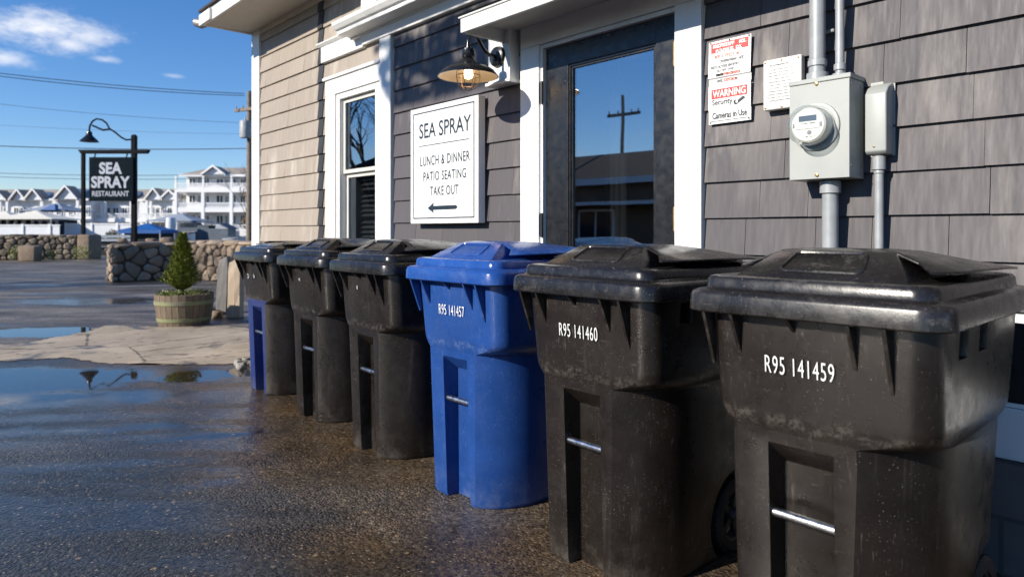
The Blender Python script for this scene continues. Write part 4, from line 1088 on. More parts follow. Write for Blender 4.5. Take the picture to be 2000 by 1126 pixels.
# ---------------------------------------------------------------- half barrel planter and shrub
BC = (-9.27,-0.17)
bp = thing('barrel_planter', 'weathered half whiskey barrel used as a planter, with mossy green hoops', 'planter', (BC[0],BC[1],0))
def wood(name, a, b, c):
    t = NT(name); at_ = t.new('ShaderNodeAttribute', attribute_name='tone')
    gr = t.noise(1.0,6,0.65,t.mapped((30,30,2)))
    t.set(Base_Color=t.mix(t.ramp(gr,0.4,0.7,0,0.8), t.mix(at_.outputs['Fac'],a,b), c), Roughness=0.85); t.bump(gr,0.4,0.006); return t.m
M['stave'] = wood('weathered_oak', (0.16,0.115,0.075), (0.25,0.19,0.13), (0.10,0.075,0.05))
M['hoop'] = simple('mossy_hoop', (0.26,0.29,0.12), 0.8, var=0.2, scale=9, dark=(0.20,0.18,0.13))
M['soil'] = simple('dark_soil', (0.035,0.026,0.02), 0.95, bump=0.5)
m = MB(); N = 26; rn = random.Random(12)
def br(z): return 0.30+0.052*(z/0.4)+0.012*math.sin(PI*z/0.4)
for k in range(N):
    a0 = 2*PI*k/N+0.008; a1 = 2*PI*(k+1)/N-0.008; m.t = rn.random(); dz = rn.uniform(-0.006,0.004)
    for z0,z1 in ((0.0,0.13),(0.13,0.27),(0.27,0.395+dz)):
        m.hexa([(r*math.cos(a),r*math.sin(a),z) for z,o in ((z0,br(z0)),(z1,br(z1))) for r,a in ((o,a0),(o,a1),(o-0.028,a1),(o-0.028,a0))])
m.build('staves', M['stave'], bp)
for z0,z1 in ((0.055,0.10),(0.265,0.315)):
    m = MB(); m.lathe([(br(z0)+0.001,z0),(br(z0)+0.006,z0+0.002),(br(z1)+0.006,z1-0.002),(br(z1)+0.001,z1)],40); m.build('hoop', M['hoop'], bp, smooth=40)
m = MB(); m.lathe([(0.001,0.36),(0.2,0.355),(0.325,0.345)],24); m.build('soil', M['soil'], bp)
rn = random.Random(15); m = MB()
for k in range(460):
    a = rn.uniform(0,2*PI); r = 0.33*math.sqrt(rn.random())
    if math.cos(a-0.3) > 0.55 and rn.random() < 0.6: continue
    leaves(m,(r*math.cos(a),r*math.sin(a),rn.uniform(0.365,0.42)),0.015,2,0.03,rn,0.5)
o = m.build('ground_cover', M['weed'], None); o.location = (BC[0],BC[1],0); tag(o,'pale green ground cover filling the barrel planter','plant',None,'stuff')
sh = thing('conifer_shrub', 'small pointed evergreen shrub growing in the half barrel', 'shrub', (BC[0]-0.02,BC[1]-0.02,0.34))
m = MB(); m.tube([(0,0,0),(0.01,0,0.1),(0,0.01,0.35),(0,0,0.7)],[0.022,0.018,0.012,0.004],8); m.build('trunk', M['twig'], sh)
rn = random.Random(16); m = MB()
def prof(z):       # teardrop radius over height
    t = min(max(z,0)/0.80, 0.999)
    return 0.275*(1-t)**0.85*min(1,max(0.12,(t-0.08)/0.17))+0.006
for k in range(2600):
    z = 0.10+0.71*rn.random()**1.2; r = prof(z-0.02)*(0.45+0.6*rn.random()**0.6)*(1.22 if rn.random() < 0.10 else 1)*(1+0.16*math.sin(7*z+3*rn.random()))
    a = rn.uniform(0,2*PI); clump = 0.5+0.5*math.sin(5*a+11*z)*math.sin(23*z+2*a)
    p = Vector((r*math.cos(a), r*math.sin(a), z)); out = Vector((math.cos(a),math.sin(a),1.1+rn.uniform(-0.4,0.5))).normalized()
    side = Vector((-math.sin(a),math.cos(a),rn.uniform(-0.5,0.5))).normalized()
    for q in range(3):
        o2 = (out+side*rn.uniform(-0.7,0.7)+Vector((0,0,rn.uniform(-0.2,0.3)))).normalized(); s = rn.uniform(0.03,0.06)
        m.t = min(1,max(0,0.25+0.5*clump+rn.uniform(-0.25,0.25)))
        m.add([p, p+o2*s*0.5+side*s*0.16, p+o2*s, p+o2*s*0.5-side*s*0.16],[(0,1,2,3)])
m.build('crown', M['conifer'], sh)

# ---------------------------------------------------------------- weathered posts and rubble near the corner
M['grey_wood'] = wood('silver_grey_wood', (0.24,0.225,0.21), (0.30,0.28,0.26), (0.13,0.12,0.11))
M['pale_wood'] = wood('pale_weathered_wood', (0.56,0.45,0.33), (0.64,0.53,0.40), (0.42,0.32,0.22))
def post(label, c, sx, sy, h, mt, seed, lean):
    rn = random.Random(seed); m = MB(); rings = []
    for k in range(6):
        z = h*k/5; m.t = rn.random(); j = lambda: rn.uniform(-0.006,0.006)
        tw = 1 if k < 5 else 0.82
        rings.append([(x*sx/2*tw+j()+lean*z, y*sy/2*tw+j(), z+(0.03*x if k==5 else 0)) for x,y in ((-1,-1),(0.1,-1.05),(1,-1),(1,1),(0,1),(-1,1))])
    m.loft(rings); o = m.build('wooden_post', M[mt], None, bevel=0.006); o.location = (c[0],c[1],0); o.rotation_euler = (0,0,YAW); tag(o,label,'post')
post('silver grey weathered timber post beside the planted barrel', (-10.05,0.58), 0.15, 0.14, 0.80, 'grey_wood', 3, 0.035)
post('pale timber post between the grey post and the farthest bin', (-9.50,0.56), 0.17, 0.15, 0.79, 'pale_wood', 4, 0.02)
rn = random.Random(8)
for k, lb in enumerate(('small tan stone at the foot of the grey post', 'flat brown stone in front of the grey and pale posts')):
    m = MB(); m.t = 0.8; stone(m,(0,0,0.05),0.09,0.07,0.06,rn,(1,0),(0,1)); m.t = 0.2
    o = m.build('loose_stone', M['stone'], None, smooth=60); o.location = ((-10.0,0.38,0.0) if k==0 else (-9.62,0.35,-0.01)); tag(o,lb,'stone')
M['rubble'] = stone_mat('pale_rubble', (0.05,0.045,0.04), (0.48,0.44,0.39), (0.30,0.27,0.23))
m = MB(); rn = random.Random(77)
for k in range(110):
    x = rn.gauss(0,0.12); y = rn.gauss(0,0.16); hz = max(0,0.42-2.2*math.hypot(x,y))*rn.random(); m.t = rn.random(); s = rn.uniform(0.014,0.042)
    stone(m,(x,y,hz+s*0.5),s,s*rn.uniform(0.7,1.1),s*rn.uniform(0.5,0.9),rn,(1,0),(0,1))
o = m.build('rubble', M['rubble'], None, smooth=50); o.location = (-6.05,-0.36,0); tag(o,'pile of pale broken rubble behind the farthest bin','rubble',None,'stuff')

# ---------------------------------------------------------------- hanging street sign
M['sign_dark'] = simple('dark_navy_board', (0.0045,0.012,0.018), 0.8, spec=0.08)
M['sign_letter'] = simple('pale_sign_letters', (0.48,0.50,0.56), 0.5, var=0.06)
M['post_black'] = simple('black_post_paint', (0.009,0.009,0.010), 0.7, spec=0.1)
hs = thing('hanging_sign', 'dark navy restaurant sign hanging from a black post frame with a gooseneck lamp', 'sign', tuple(at(-17.31,31.0).xy)+(0,), YAW)
PX = 31.0/1321                 # metres per photo pixel at the sign's distance
def hx(px): return (px-262.5)*PX
def hz(py): return 1.2+(450-py)*PX
m = MB(); m.box(hx(258),hx(267),-0.1,0.1,0,hz(265)); m.box(hx(259),hx(266),-0.07,0.07,hz(265),hz(263)); m.build('post', M['post_black'], hs, bevel=0.02)
m = MB(); m.box(hx(160),hx(166.5),-0.07,0.07,0,hz(300)); m.build('post', M['post_black'], hs, bevel=0.02)
m = MB(); m.prism([(hx(155),hz(293)),(hx(160),hz(300)),(hx(288),hz(300)),(hx(293),hz(293))],-0.11,0.11); m.build('beam', M['post_black'], hs, bevel=0.01)
m = MB(); m.box(hx(181),hx(266.5),-0.26,-0.15,hz(393),hz(308)); bd = m.build('sign_board', M['sign_dark'], hs, bevel=0.015)
m = MB(); add_text(m,'SEA',hx(223),hz(341),-0.268,23*PX,44*PX,offset=0.035); add_text(m,'SPRAY',hx(223),hz(368),-0.268,23*PX,75*PX,offset=0.035); add_text(m,'RESTAURANT',hx(223),hz(384),-0.268,10.5*PX,71*PX,offset=0.015)
m.build('lettering', M['sign_letter'], bd)
m = MB()
for px in (190,252): m.tube([(hx(px),-0.2,hz(309)),(hx(px),-0.1,hz(299))],0.03,6)
m.build('hanger', M['post_black'], hs)
m = MB(); cur = [(258,273),(250,274),(240,269),(228,259),(217,252),(212,242),(203,235),(192,233),(184,238),(179,247),(178,258)]
m.tube([(hx(a),-0.12,hz(b)) for a,b in cur],0.04,8); m.tube([(hx(218),-0.12,hz(253)),(hx(205),-0.12,hz(255)),(hx(184),-0.12,hz(246))],0.045,6); m.build('lamp_arm', M['post_black'], hs, smooth=50)
m = MB(); m.lathe([(0.05,0.28),(0.11,0.26),(0.13,0.10),(0.20,0.02),(0.34,-0.12),(0.40,-0.20),(0.38,-0.2),(0.1,-0.02)],20,(hx(178),-0.12,hz(269))); m.build('lamp_shade', M['lamp_black'], hs, smooth=45)

# ---------------------------------------------------------------- utility poles and wires
M['pole'] = simple('weathered_pole', (0.24,0.19,0.145), 0.85, var=0.2, bump=0.2)
M['grey_metal'] = simple('grey_can', (0.36,0.37,0.38), 0.5)
M['wire'] = simple('weathered_wire', (0.09,0.10,0.12), 0.7)
def upole(label, c, h, rot, trans=True, k=1.0):
    t = thing('utility_pole', label, 'utility pole', (c[0],c[1],0), rot)
    m = MB(); m.tube([(0,0,-0.2),(0.02,0,h*0.5),(0,0,h)],[0.17*k,0.15*k,0.11*k],12); m.build('pole', M['pole'], t, smooth=40)
    m = MB(); m.box(-0.95,0.95,-0.18,-0.06,h-1.05,h-0.90); m.build('crossarm', M['pole'], t)
    for x in (-0.85,-0.35,0.45,0.85):
        m = MB(); m.lathe([(0.02,0),(0.05,0.04),(0.03,0.08),(0.055,0.12),(0.001,0.17)],10,(x,-0.12,h-0.90)); m.build('insulator', M['grey_metal'], t)
    if trans:
        m = MB(); m.lathe([(0.001,0),(0.27,0.02),(0.28,0.1),(0.28,0.85),(0.24,0.92),(0.001,0.95)],16,(0.12,-0.36,h-2.55)); m.lathe([(0.05,0.95),(0.03,1.15),(0.001,1.17)],8,(0.12,-0.36,h-2.55)); m.build('transformer', M['grey_metal'], t, smooth=40)
    return t
upole('weathered utility pole with a grey transformer can, beside the building corner', at(-13.98,36), 8.6, YAW-0.5)
def wire(p0, p1, sag, label, r=0.022, group='overhead wires from the utility pole'):
    r *= 0.75
    p0 = Vector(p0); p1 = Vector(p1); m = MB(); pts = []
    for k in range(25):
        f = k/24; p = p0.lerp(p1,f); p.z -= sag*4*f*(1-f); pts.append(p)
    m.tube(pts, r, 5); tag(m.build('power_line', M['wire'], None), label, 'power line', group)
def pt(px, py, dep):
    v = at((px-1000)/1321*dep, dep); v.z = 1.2+(450-py)/1321*dep; return v
wire(pt(478,183,36), pt(-260,108,30), 0.25, 'uppermost thick wire running left from the crossarm', 0.028)
wire(pt(478,187,36), pt(-260,112,30), 0.30, 'second wire just under the uppermost one', 0.028)
wire(pt(478,240,36), pt(-260,170,31), 0.25, 'thin faint wire from the transformer level', 0.012)
wire(pt(484,290,36), pt(-260,272,32), 0.20, 'dark low cable passing just above the hanging sign', 0.030)
wire(pt(500,262,60), pt(-260,226,55), 0.3, 'faintest wire, midway between the transformer wire and the low cable', 0.014)
wire(pt(480,339,75), pt(-260,325,70), 0.5, 'upper of two distant wires behind the hanging sign board', 0.040, 'distant wires above the townhouses')
wire(pt(480,347,75), pt(-260,332,70), 0.5, 'lower of two distant wires just over the townhouse roofs', 0.040, 'distant wires above the townhouses')

# ---------------------------------------------------------------- bare trees
def branches(m, p, d, L, r, depth, rn, spread=0.55):
    q = p + d*L; mid = p + d*L*0.5 + Vector((rn.uniform(-1,1),rn.uniform(-1,1),0))*L*0.05
    m.tube([p,mid,q],[r,r*0.82,r*0.62],5 if r > 0.02 else 3, False)
    if depth == 0: return
    for k in range(rn.choice((2,3,3))):
        nd = (d + Vector((rn.gauss(0,spread),rn.gauss(0,spread),rn.gauss(0.12,spread*0.6)))).normalized()
        branches(m, q if rn.random()<0.6 else mid, nd, L*rn.uniform(0.62,0.85), r*0.6, depth-1, rn, spread)
def bare_tree(label, c, h, seed, r=0.14, depth=5, spread=0.5):
    rn = random.Random(seed); t = thing('bare_tree', label, 'tree', (c[0],c[1],0))
    m = MB(); m.tube([(0,0,-0.1),(0.05,0,h*0.14),(0,0.03,h*0.28)],[r*1.3,r,r*0.85],8); m.build('trunk', M['bark'], t, smooth=50)
    m = MB()
    for k in range(4):
        a = k*PI/2+rn.uniform(-0.4,0.4); branches(m, Vector((0,0.03,h*0.27)), Vector((math.cos(a)*0.45,math.sin(a)*0.45,0.9)).normalized(), h*0.24, r*0.6, depth-1, rn, spread)
    m.build('crown', M['twig'], t); return t
bare_tree('thin leafless tree just left of the utility pole, in front of the white apartments', at(-20.4,52), 8.0, 5, 0.05, 4, 0.5)
bare_tree('tall leafless tree across the street, mirrored in the window', (-19.5,-8.6), 7.2, 9, 0.16, 6, 0.45)
t = thing('autumn_tree', 'rust coloured tree showing between the utility pole and the building corner', 'tree', tuple(at(-23.9,63).xy)+(0,))
m = MB(); m.tube([(0,0,0),(0,0,3)],[0.15,0.08],8); m.build('trunk', M['bark'], t)
rn = random.Random(33); m = MB()
for k in range(14): leaves(m,(rn.uniform(-0.7,0.7),rn.uniform(-0.7,0.7),rn.uniform(1,5.4)),0.7,90,0.22,rn,0.2,(1,1,1),0.3)
m.build('crown', M['autumn'], t)

# ---------------------------------------------------------------- far waterfront
M['far_white'] = simple('white_clapboard', (0.72,0.73,0.75), 0.7, var=0.04, scale=1)
M['far_trim'] = simple('white_trim_far', (0.80,0.80,0.80), 0.6, var=0.03)
M['far_roof'] = simple('grey_brown_roof', (0.36,0.31,0.255), 0.9, var=0.1, scale=2)
M['far_glass'] = simple('dark_window_glass', (0.035,0.045,0.06), 0.15, var=0.2)
DEP = 92.0; S = DEP/1321
def fx(px): return (px-180)*S
def fz(py, dep=DEP): return 1.2+(450-py)*dep/1321
def win_part(root, x0, x1, z0, z1, y=-0.02):
    m = MB(); f = 0.10
    m.box(x0-f,x1+f,y-0.10,y,z0-f,z0); m.box(x0-f,x1+f,y-0.10,y,z1,z1+f); m.box(x0-f,x0,y-0.10,y,z0,z1); m.box(x1,x1+f,y-0.10,y,z0,z1)
    m.box((x0+x1)/2-0.04,(x0+x1)/2+0.04,y-0.07,y,z0,z1); wv = m.build('window', M['far_trim'], root)
    m = MB(); m.box(x0,x1,y-0.03,y-0.005,z0,z1); m.build('pane', M['far_glass'], wv)
def rail_part(root, x0, x1, y, z0, z1):
    m = MB(); m.box(x0,x1,y-0.06,y+0.06,z1-0.10,z1); m.box(x0,x1,y-0.05,y+0.05,z0,z0+0.10)
    n = max(2,int((x1-x0)/0.22))
    for k in range(n+1):
        x = x0+(x1-x0)*k/n; m.box(x-0.04,x+0.04,y-0.03,y+0.03,z0+0.1,z1-0.1)
    m.build('balcony_rail', M['far_trim'], root)
def gable(root, xc, hw, z0, zr, y0, y1):
    m = MB(); m.prism([(xc-hw,z0),(xc+hw,z0),(xc,zr)], y0, y1); gb = m.build('gable', M['far_white'], root)
    m = MB(); t_ = 0.14
    for s in (-1,1):
        a = (xc+s*(hw+0.2),z0-0.10); b = (xc,zr+0.10)
        m.prism([a,b,(b[0],b[1]+t_),(a[0],a[1]+t_*0.8)], y0-0.3, min(y1,0.9))
    m.build('gable_roof', M['far_roof'], gb)
    m = MB()
    for s in (-1,1):
        a = (xc+s*(hw+0.36),z0-0.18); b = (xc,zr+0.06)
        m.prism([a,b,(b[0],b[1]+0.30),(a[0],a[1]+0.26)], y0-0.42, y0-0.301)
    m.build('gable_trim', M['far_trim'], gb)
def townhouse(label, px0, px1, dy, gables, winx, bal, group='white townhouses across the water'):
    t = thing('townhouse', label, 'house', tuple(at((px0-1000)*S*(1+dy/DEP),DEP+dy).xy)+(0,), YAW, group)
    W = (px1-px0)*S; zr = fz(366); ze = fz(390)
    m = MB(); m.box(0,W,0,9,0,ze); m.build('wall', M['far_white'], t)
    m = MB(); m.prism_x([(-0.5,ze-0.05),(4.5,zr),(9.5,ze-0.05)],0.0,W); m.build('roof', M['far_roof'], t)
    m = MB(); m.box(0,W,-0.62,-0.51,ze-0.22,ze+0.02); m.build('eave_trim', M['far_trim'], t)
    for (gx,hw,pk) in gables: gable(t,(gx-px0)*S,hw*S*0.80,ze-0.05,fz(pk+5),-0.9,4.2)
    for (wx,ww) in winx:
        for z0,z1 in ((fz(420),fz(406)),(fz(452),fz(436))): win_part(t,(wx-px0)*S,(wx+ww-px0)*S,z0,z1)
    for (b0,b1) in bal:
        x0 = (b0-px0)*S; x1 = (b1-px0)*S
        m = MB(); m.box(x0,x1,-1.5,-0.01,fz(434),fz(428)); m.build('balcony', M['far_trim'], t)
        rail_part(t,x0,x1,-1.42,fz(428)+0.01,fz(417))
        for x in (x0+0.2,x1-0.2):
            m = MB(); m.box(x-0.15,x+0.15,-1.45,-1.2,0,ze-0.3); m.build('column', M['far_trim'], t)
    return t
townhouse('white townhouse at the left edge of the picture, behind the cream canopies', -70, 22, 0, [(-30,20,373),(5,18,370)], [(-40,9),(-22,9),(-4,8),(9,8)], [(-66,18)])
townhouse('white townhouse with two small gables, above the blue tarp roof', 22, 102, 0, [(46,14,369),(76,16,368)], [(29,8),(42,9),(60,9),(72,9),(88,8)], [(26,98)])
townhouse('white townhouse with one large gable projecting forward, left of the sign frame', 102, 176, -2.5, [(138,22,364)], [(112,7),(135,6),(145,5),(165,6)], [(160,176)])
townhouse('white townhouse mostly hidden behind the hanging sign board', 176, 272, 0, [(252,20,366)], [(186,12),(206,10),(222,10),(240,9),(256,8)], [(178,214),(214,270)])
townhouse('white townhouse with two narrow gables between the hanging sign and the apartment block', 272, 356, -1.0, [(308,15,367),(338,18,371)], [(290,8),(306,6),(315,5),(328,7),(340,7)], [(276,300),(302,352)])

ap = thing('apartment_building', 'three storey white apartment block with balconies and a hipped grey roof', 'apartment block', tuple(at((358-1000)*90/1321,90).xy)+(0,), YAW)
A = 90/1321
def ax(px): return (px-358)*A
def az(py): return 1.2+(450-py)*A
m = MB(); m.box(ax(364),ax(540),0,11,0,az(343)); m.build('wall', M['far_white'], ap)
m = MB(); m.add([(ax(357),-1.0,az(342)),(ax(548),-1.0,az(342)),(ax(548),12,az(342)),(ax(357),12,az(342)),(ax(378),5.5,az(320)),(ax(530),5.5,az(320))],[(0,1,5,4),(1,2,5),(2,3,4,5),(3,0,4),(3,2,1,0)]); m.build('roof', M['far_roof'], ap)
m = MB(); m.box(ax(357),ax(548),-1.12,-1.01,az(346),az(341.5)); m.build('eave_trim', M['far_trim'], ap)
gable(ap, ax(427), 19*A, az(343), az(329), -1.4, 4.0)
for zt, zb in ((375,372),(413,407),):
    m = MB(); m.box(ax(357),ax(540),-2.2,-0.01,az(zt+2),az(zb)); m.build('balcony', M['far_trim'], ap)
for (b0,b1) in ((357,409),(413,463),(467,500)):
    for (zt,zb) in ((359.5,371.5),(397,406.5)): rail_part(ap, ax(b0), ax(b1), -2.1, az(zb), az(zt))
    rail_part(ap, ax(b0), ax(b1), -2.1, az(450), az(439))
for px in (359,411,465,498):
    m = MB(); m.box(ax(px)-0.2,ax(px)+0.2,-2.25,-1.85,0,az(377)-0.02); m.build('column', M['far_trim'], ap)
    m = MB(); m.box(ax(px)-0.12,ax(px)+0.12,-2.15,-1.95,az(371),az(346.2)); m.build('column', M['far_trim'], ap)
for (w0,ww) in ((371,11),(388,7),(399,10),(424,12),(441,6),(452,9),(471,8)):
    for (zb,zt) in ((361,350),(395,382),(436,421)): win_part(ap, ax(w0), ax(w0+ww), az(zb), az(zt))

# canopies, fences, boats
M['canvas'] = simple('cream_canvas', (0.74,0.70,0.60), 0.8, var=0.05)
M['blue_canvas'] = simple('bright_blue_canvas', (0.006,0.095,0.33), 0.6, var=0.1)
M['grey_canvas'] = simple('blue_grey_canvas', (0.30,0.34,0.40), 0.7, var=0.08)
M['dark_gap'] = simple('dark_fill', (0.02,0.022,0.028), 0.9)  # near-black fill for the boxes below canopies and behind the slats
def canopy(label, px0, px1, peak, eave, ground_dep, depthm, mt, legs=4, group=None, skirt=0.05):
    D = ground_dep; s = D/1321; c = at(((px0+px1)/2-1000)*s, D)
    t = thing('canopy_tent', label, 'canopy', (c.x,c.y,0), YAW, group)
    hw = (px1-px0)/2*s; hd = depthm/2; ze = fz(eave,D); zp = fz(peak,D)
    m = MB(); rings = []
    for f, zz in ((1.0,0.0),(0.72,0.22),(0.42,0.52),(0.14,0.86),(0.02,1.0)):
        rings.append([(x*hw*f, y*hd*f, ze+(zp-ze)*zz) for x,y in ((-1,-1),(0,-1),(1,-1),(1,0),(1,1),(0,1),(-1,1),(-1,0))])
    m.loft(rings, False, True)
    m.loft([[(x*hw,y*hd,ze-skirt) for x,y in ((-1,-1),(1,-1),(1,1),(-1,1))],[(x*hw,y*hd,ze) for x,y in ((-1,-1),(1,-1),(1,1),(-1,1))]],False,False)
    m.build('canvas_roof', mt, t)
    for x,y in ((-1,-1),(1,-1),(1,1),(-1,1)):
        m = MB(); m.tube([(x*hw*0.96,y*hd*0.96,0),(x*hw*0.96,y*hd*0.96,ze)],0.05,6); m.build('leg', M['grey_metal'], t)
    return t
canopy('cream canvas canopy at the left edge with a second one overlapping its right side', -40, 62, 412, 427, 60, 4, M['canvas'])
canopy('wide cream canvas canopy right of the first, its edge reaching towards the sign frame', 8, 133, 411, 427.5, 57.5, 4, M['canvas'])
# dark glazed dining shelter under the cream canopies
sd = thing('dining_shelter', 'low dark shelter with white posts under the cream canopies', 'shelter', tuple(at(-43.0,59.4).xy)+(0,), YAW)
s59 = 59.4/1321
m = MB(); m.box(-2.5,(116-44)*s59,0.3,2.5,0,fz(429,59.4)); m.build('dark_interior', M['dark_gap'], sd)
for k in range(8):
    m = MB(); x = -2.2+k*0.72; m.box(x,x+0.16,0.1,0.29,0.9,fz(429,59.4)); m.build('post', M['far_trim'], sd)
def lowfence(label, px0, px1, top, dep):
    s = dep/1321; t = thing('white_fence', label, 'fence', tuple(at((px0-1000)*s,dep).xy)+(0,), YAW)
    W = (px1-px0)*s; h = fz(top,dep); m = MB(); m.box(0,W,-0.04,0.04,0.05,h-0.1); m.build('fence_panel', M['far_white'], t)
    m = MB(); m.box(-0.05,W+0.05,-0.09,0.09,h-0.1,h); m.build('top_rail', M['far_trim'], t)
    for k in range(int(W/2.2)+1):
        m = MB(); x = k*2.2; m.box(x-0.09,x+0.09,-0.12,-0.041,0,h+0.06); m.build('fence_post', M['far_trim'], t)
lowfence('low white fence below the cream canopies', -60, 117, 438.5, 55)
lowfence('low white fence between the canopies and the hanging sign', 130, 268, 436, 58)
canopy('blue grey tarp roof behind the cream canopies', 70, 158, 396, 412, 70, 5, M['grey_canvas'])
m = MB(); D = 67.2; s = D/1321
c = at((92-1000)*s,D)
m.add([((78-92)*s,0,fz(410,D)),((108-92)*s,0,fz(410,D)),((106-92)*s,0.1,fz(398,D)),((96-92)*s,0.1,fz(400,D)),((78-92)*s,0.5,fz(411,D)-0.1),((108-92)*s,0.5,fz(410,D)-0.1),((106-92)*s,0.6,fz(398,D)-0.1),((96-92)*s,0.6,fz(400,D)-0.1)],[(0,1,2,3),(7,6,5,4),(0,4,5,1),(1,5,6,2),(2,6,7,3),(3,7,4,0)])
o = m.build('blue_tarp', M['blue_canvas'], None); o.location = (c.x,c.y,0); o.rotation_euler = (0,0,YAW); tag(o,'bright blue tarp hung on the end of the blue grey roof','tarp')
bc = canopy('low bright blue peaked canopy behind the stone wall', 248, 331, 435.5, 449, 45, 2.2, M['blue_canvas'], skirt=0.22)
m = MB(); m.box(-1.2,1.2,-0.7,1.0,0,fz(452,45)); m.build('covered_interior', M['dark_gap'], bc)
canopy('pale grey canopy above the moored boats', 308, 398, 416, 431, 62, 4, M['grey_canvas'])
M['hull_grey'] = simple('grey_boat_hull', (0.12,0.145,0.18), 0.5, var=0.2, scale=2)
M['boat_cover'] = simple('slate_boat_cover', (0.10,0.125,0.16), 0.7, var=0.2, scale=3)
M['hull_white'] = simple('white_gelcoat', (0.66,0.69,0.73), 0.35, var=0.05)
def boat(label, px0, px1, hull_top, cab, dep, hullm, cabm, rz=0.0):
    s = dep/1321; L = (px1-px0)*s; c = at(((px0+px1)/2-1000)*s, dep)
    t = thing('boat', label, 'boat', (c.x,c.y,0), YAW+rz)
    h = fz(hull_top,dep); rings = []
    for k in range(9):
        f = k/8; x = -L/2+L*f; wv = 0.75*math.sin(PI*min(1,0.28+0.72*f)**0.9)**0.6 if f < 1 else 0.03
        wv = max(0.03, 0.8*(1-((f)**3.2))) if f > 0.4 else 0.78
        sh_ = h + 0.18*f*f
        rings.append([(x,-wv,sh_),(x,-wv*0.9,sh_*0.5),(x,-wv*0.25,0.02+0.25*f**4),(x,wv*0.25,0.02+0.25*f**4),(x,wv*0.9,sh_*0.5),(x,wv,sh_)])
    m = MB(); m.loft(rings); m.build('hull', hullm, t, smooth=40)
    m = MB(); m.prism([(x*L,h-0.02+(z)) for x,z in cab], -0.62, 0.62); cb = m.build('cabin', cabm, t, bevel=0.06)
    m = MB(); xs = [p[0]*L for p in cab]; zs = [p[1] for p in cab]
    x0 = min(xs)*0.7; x1 = max(xs)*0.55; zm = max(zs); m.box(x0,x1,-0.635,-0.621,h+zm*0.45,h+zm*0.78); m.build('cabin_window', M['far_glass'], cb)
    m = MB(); m.tube([(-L*0.48,-0.7,h+0.02),(L*0.2,-0.7,h+0.1),(L*0.44,-0.2,h+0.2)],0.03,6); m.build('rail', M['grey_metal'], t)
    return t
boat('grey cabin boat under covers, standing left of the boxy grey shed', 346, 408, 455, [(-0.40,0),(-0.36,0.75),(0.05,0.95),(0.25,0.55),(0.42,0)], 50, M['hull_grey'], M['boat_cover'])
boat('small pale blue boat beside the foot of the utility pole', 443, 486, 466, [(-0.3,0),(-0.25,0.2),(0.0,0.22),(0.1,0)], 47, M['hull_white'], M['hull_grey'])
boat('white dinghy tilted against the stone wall behind the evergreen shrub', 352, 380, 461, [(-0.3,0),(-0.25,0.12),(0.1,0.1),(0.12,0)], 38, M['hull_white'], M['hull_white'], 0.3)
sd2 = thing('grey_shed', 'boxy blue grey shed with a sloped dark roof, right of the grey boat', 'shed', tuple(at((426-1000)*49/1321,49).xy)+(0,), YAW)
m = MB(); m.box(-0.72,0.72,0,1.4,0,fz(446,49)); m.build('wall', M['hull_grey'], sd2)
m = MB(); z0 = fz(446,49); m.prism([(-1.5,z0+0.42),(0.1,z0+0.30),(0.82,z0-0.06),(0.82,z0+0.02),(0.1,z0+0.38),(-1.5,z0+0.50)],-0.12,1.5); m.build('roof', M['boat_cover'], sd2)
m = MB(); m.box(-1.55,-0.74,0.1,1.3,0,z0+0.25); m.build('side_bay', M['boat_cover'], sd2)
m = MB(); D = 48
m.lathe([(0.001,0.0),(0.3,0.02),(0.34,0.5),(0.3,0.98),(0.001,1.0)],14); o = m.build('white_tank', M['hull_white'], None, smooth=40)
c = at((334-1000)*D/1321,D); o.location = (c.x,c.y,fz(452,D)); tag(o,'round white tank on a stand right of the blue canopy','tank')
m = MB(); m.box(-0.5,0.5,-0.35,0.35,0,fz(452,D)); st_ = m.build('tank_stand', M['hull_grey'], None); st_.location = (c.x,c.y,0); st_.rotation_euler = (0,0,YAW); tag(st_,'plain grey stand carrying the round white tank','stand')
weed_rn = random.Random(51); m = MB(); leaves(m,(0,0,0.45),0.6,420,0.16,weed_rn,0.4,(1.15,1,0.75),0.2)
o = m.build('round_shrub', M['shrub_dark'], None); c = at((222-1000)*52/1321,52); o.location = (c.x,c.y,0.35); tag(o,'dark rounded shrub in front of the white fence','shrub')
# low slatted dock section between the two stone walls
dk = thing('slatted_barrier', 'low blue grey slatted barrier in the gap between the two stone walls', 'barrier', tuple(at((222-1000)*33/1321,33).xy)+(0,), YAW)
s33 = 33/1321
for z0,z1,mt in ((fz(464,33),fz(459,33),'grey_canvas'),(fz(471,33),fz(466,33),'grey_canvas'),(fz(483,33),fz(480,33),'hull_grey')):
    m = MB(); m.box(-38*s33,34*s33,-0.06,0.04,z0,z1); m.build('slat', M[mt], dk)
m = MB(); m.box(-36*s33,32*s33,0.05,0.3,0,fz(465,33)); m.build('back_board', M['dark_gap'], dk)
# loose stones capping the wall
rn = random.Random(61)
for k,(px,lb) in enumerate(((240,'small pale stone lying on the left part of the wall top'),(284,'flat tan stone lying on the middle of the wall top'),(302,'upright pale stone on the wall top, next to the flat tan stone'))):
    c = at((px-1000)*16.4/1321,16.4+0.3*k); m = MB(); m.t = 0.9; stone(m,(0,0,0),0.11+0.03*k,0.10,0.055+0.025*(k==2),rn,(0.67,0.74),(-0.74,0.67)); m.t = 0.1
    o = m.build('loose_stone', M['stone'], None, smooth=60); o.location = (c.x,c.y,0.95); tag(o,lb,'stone')

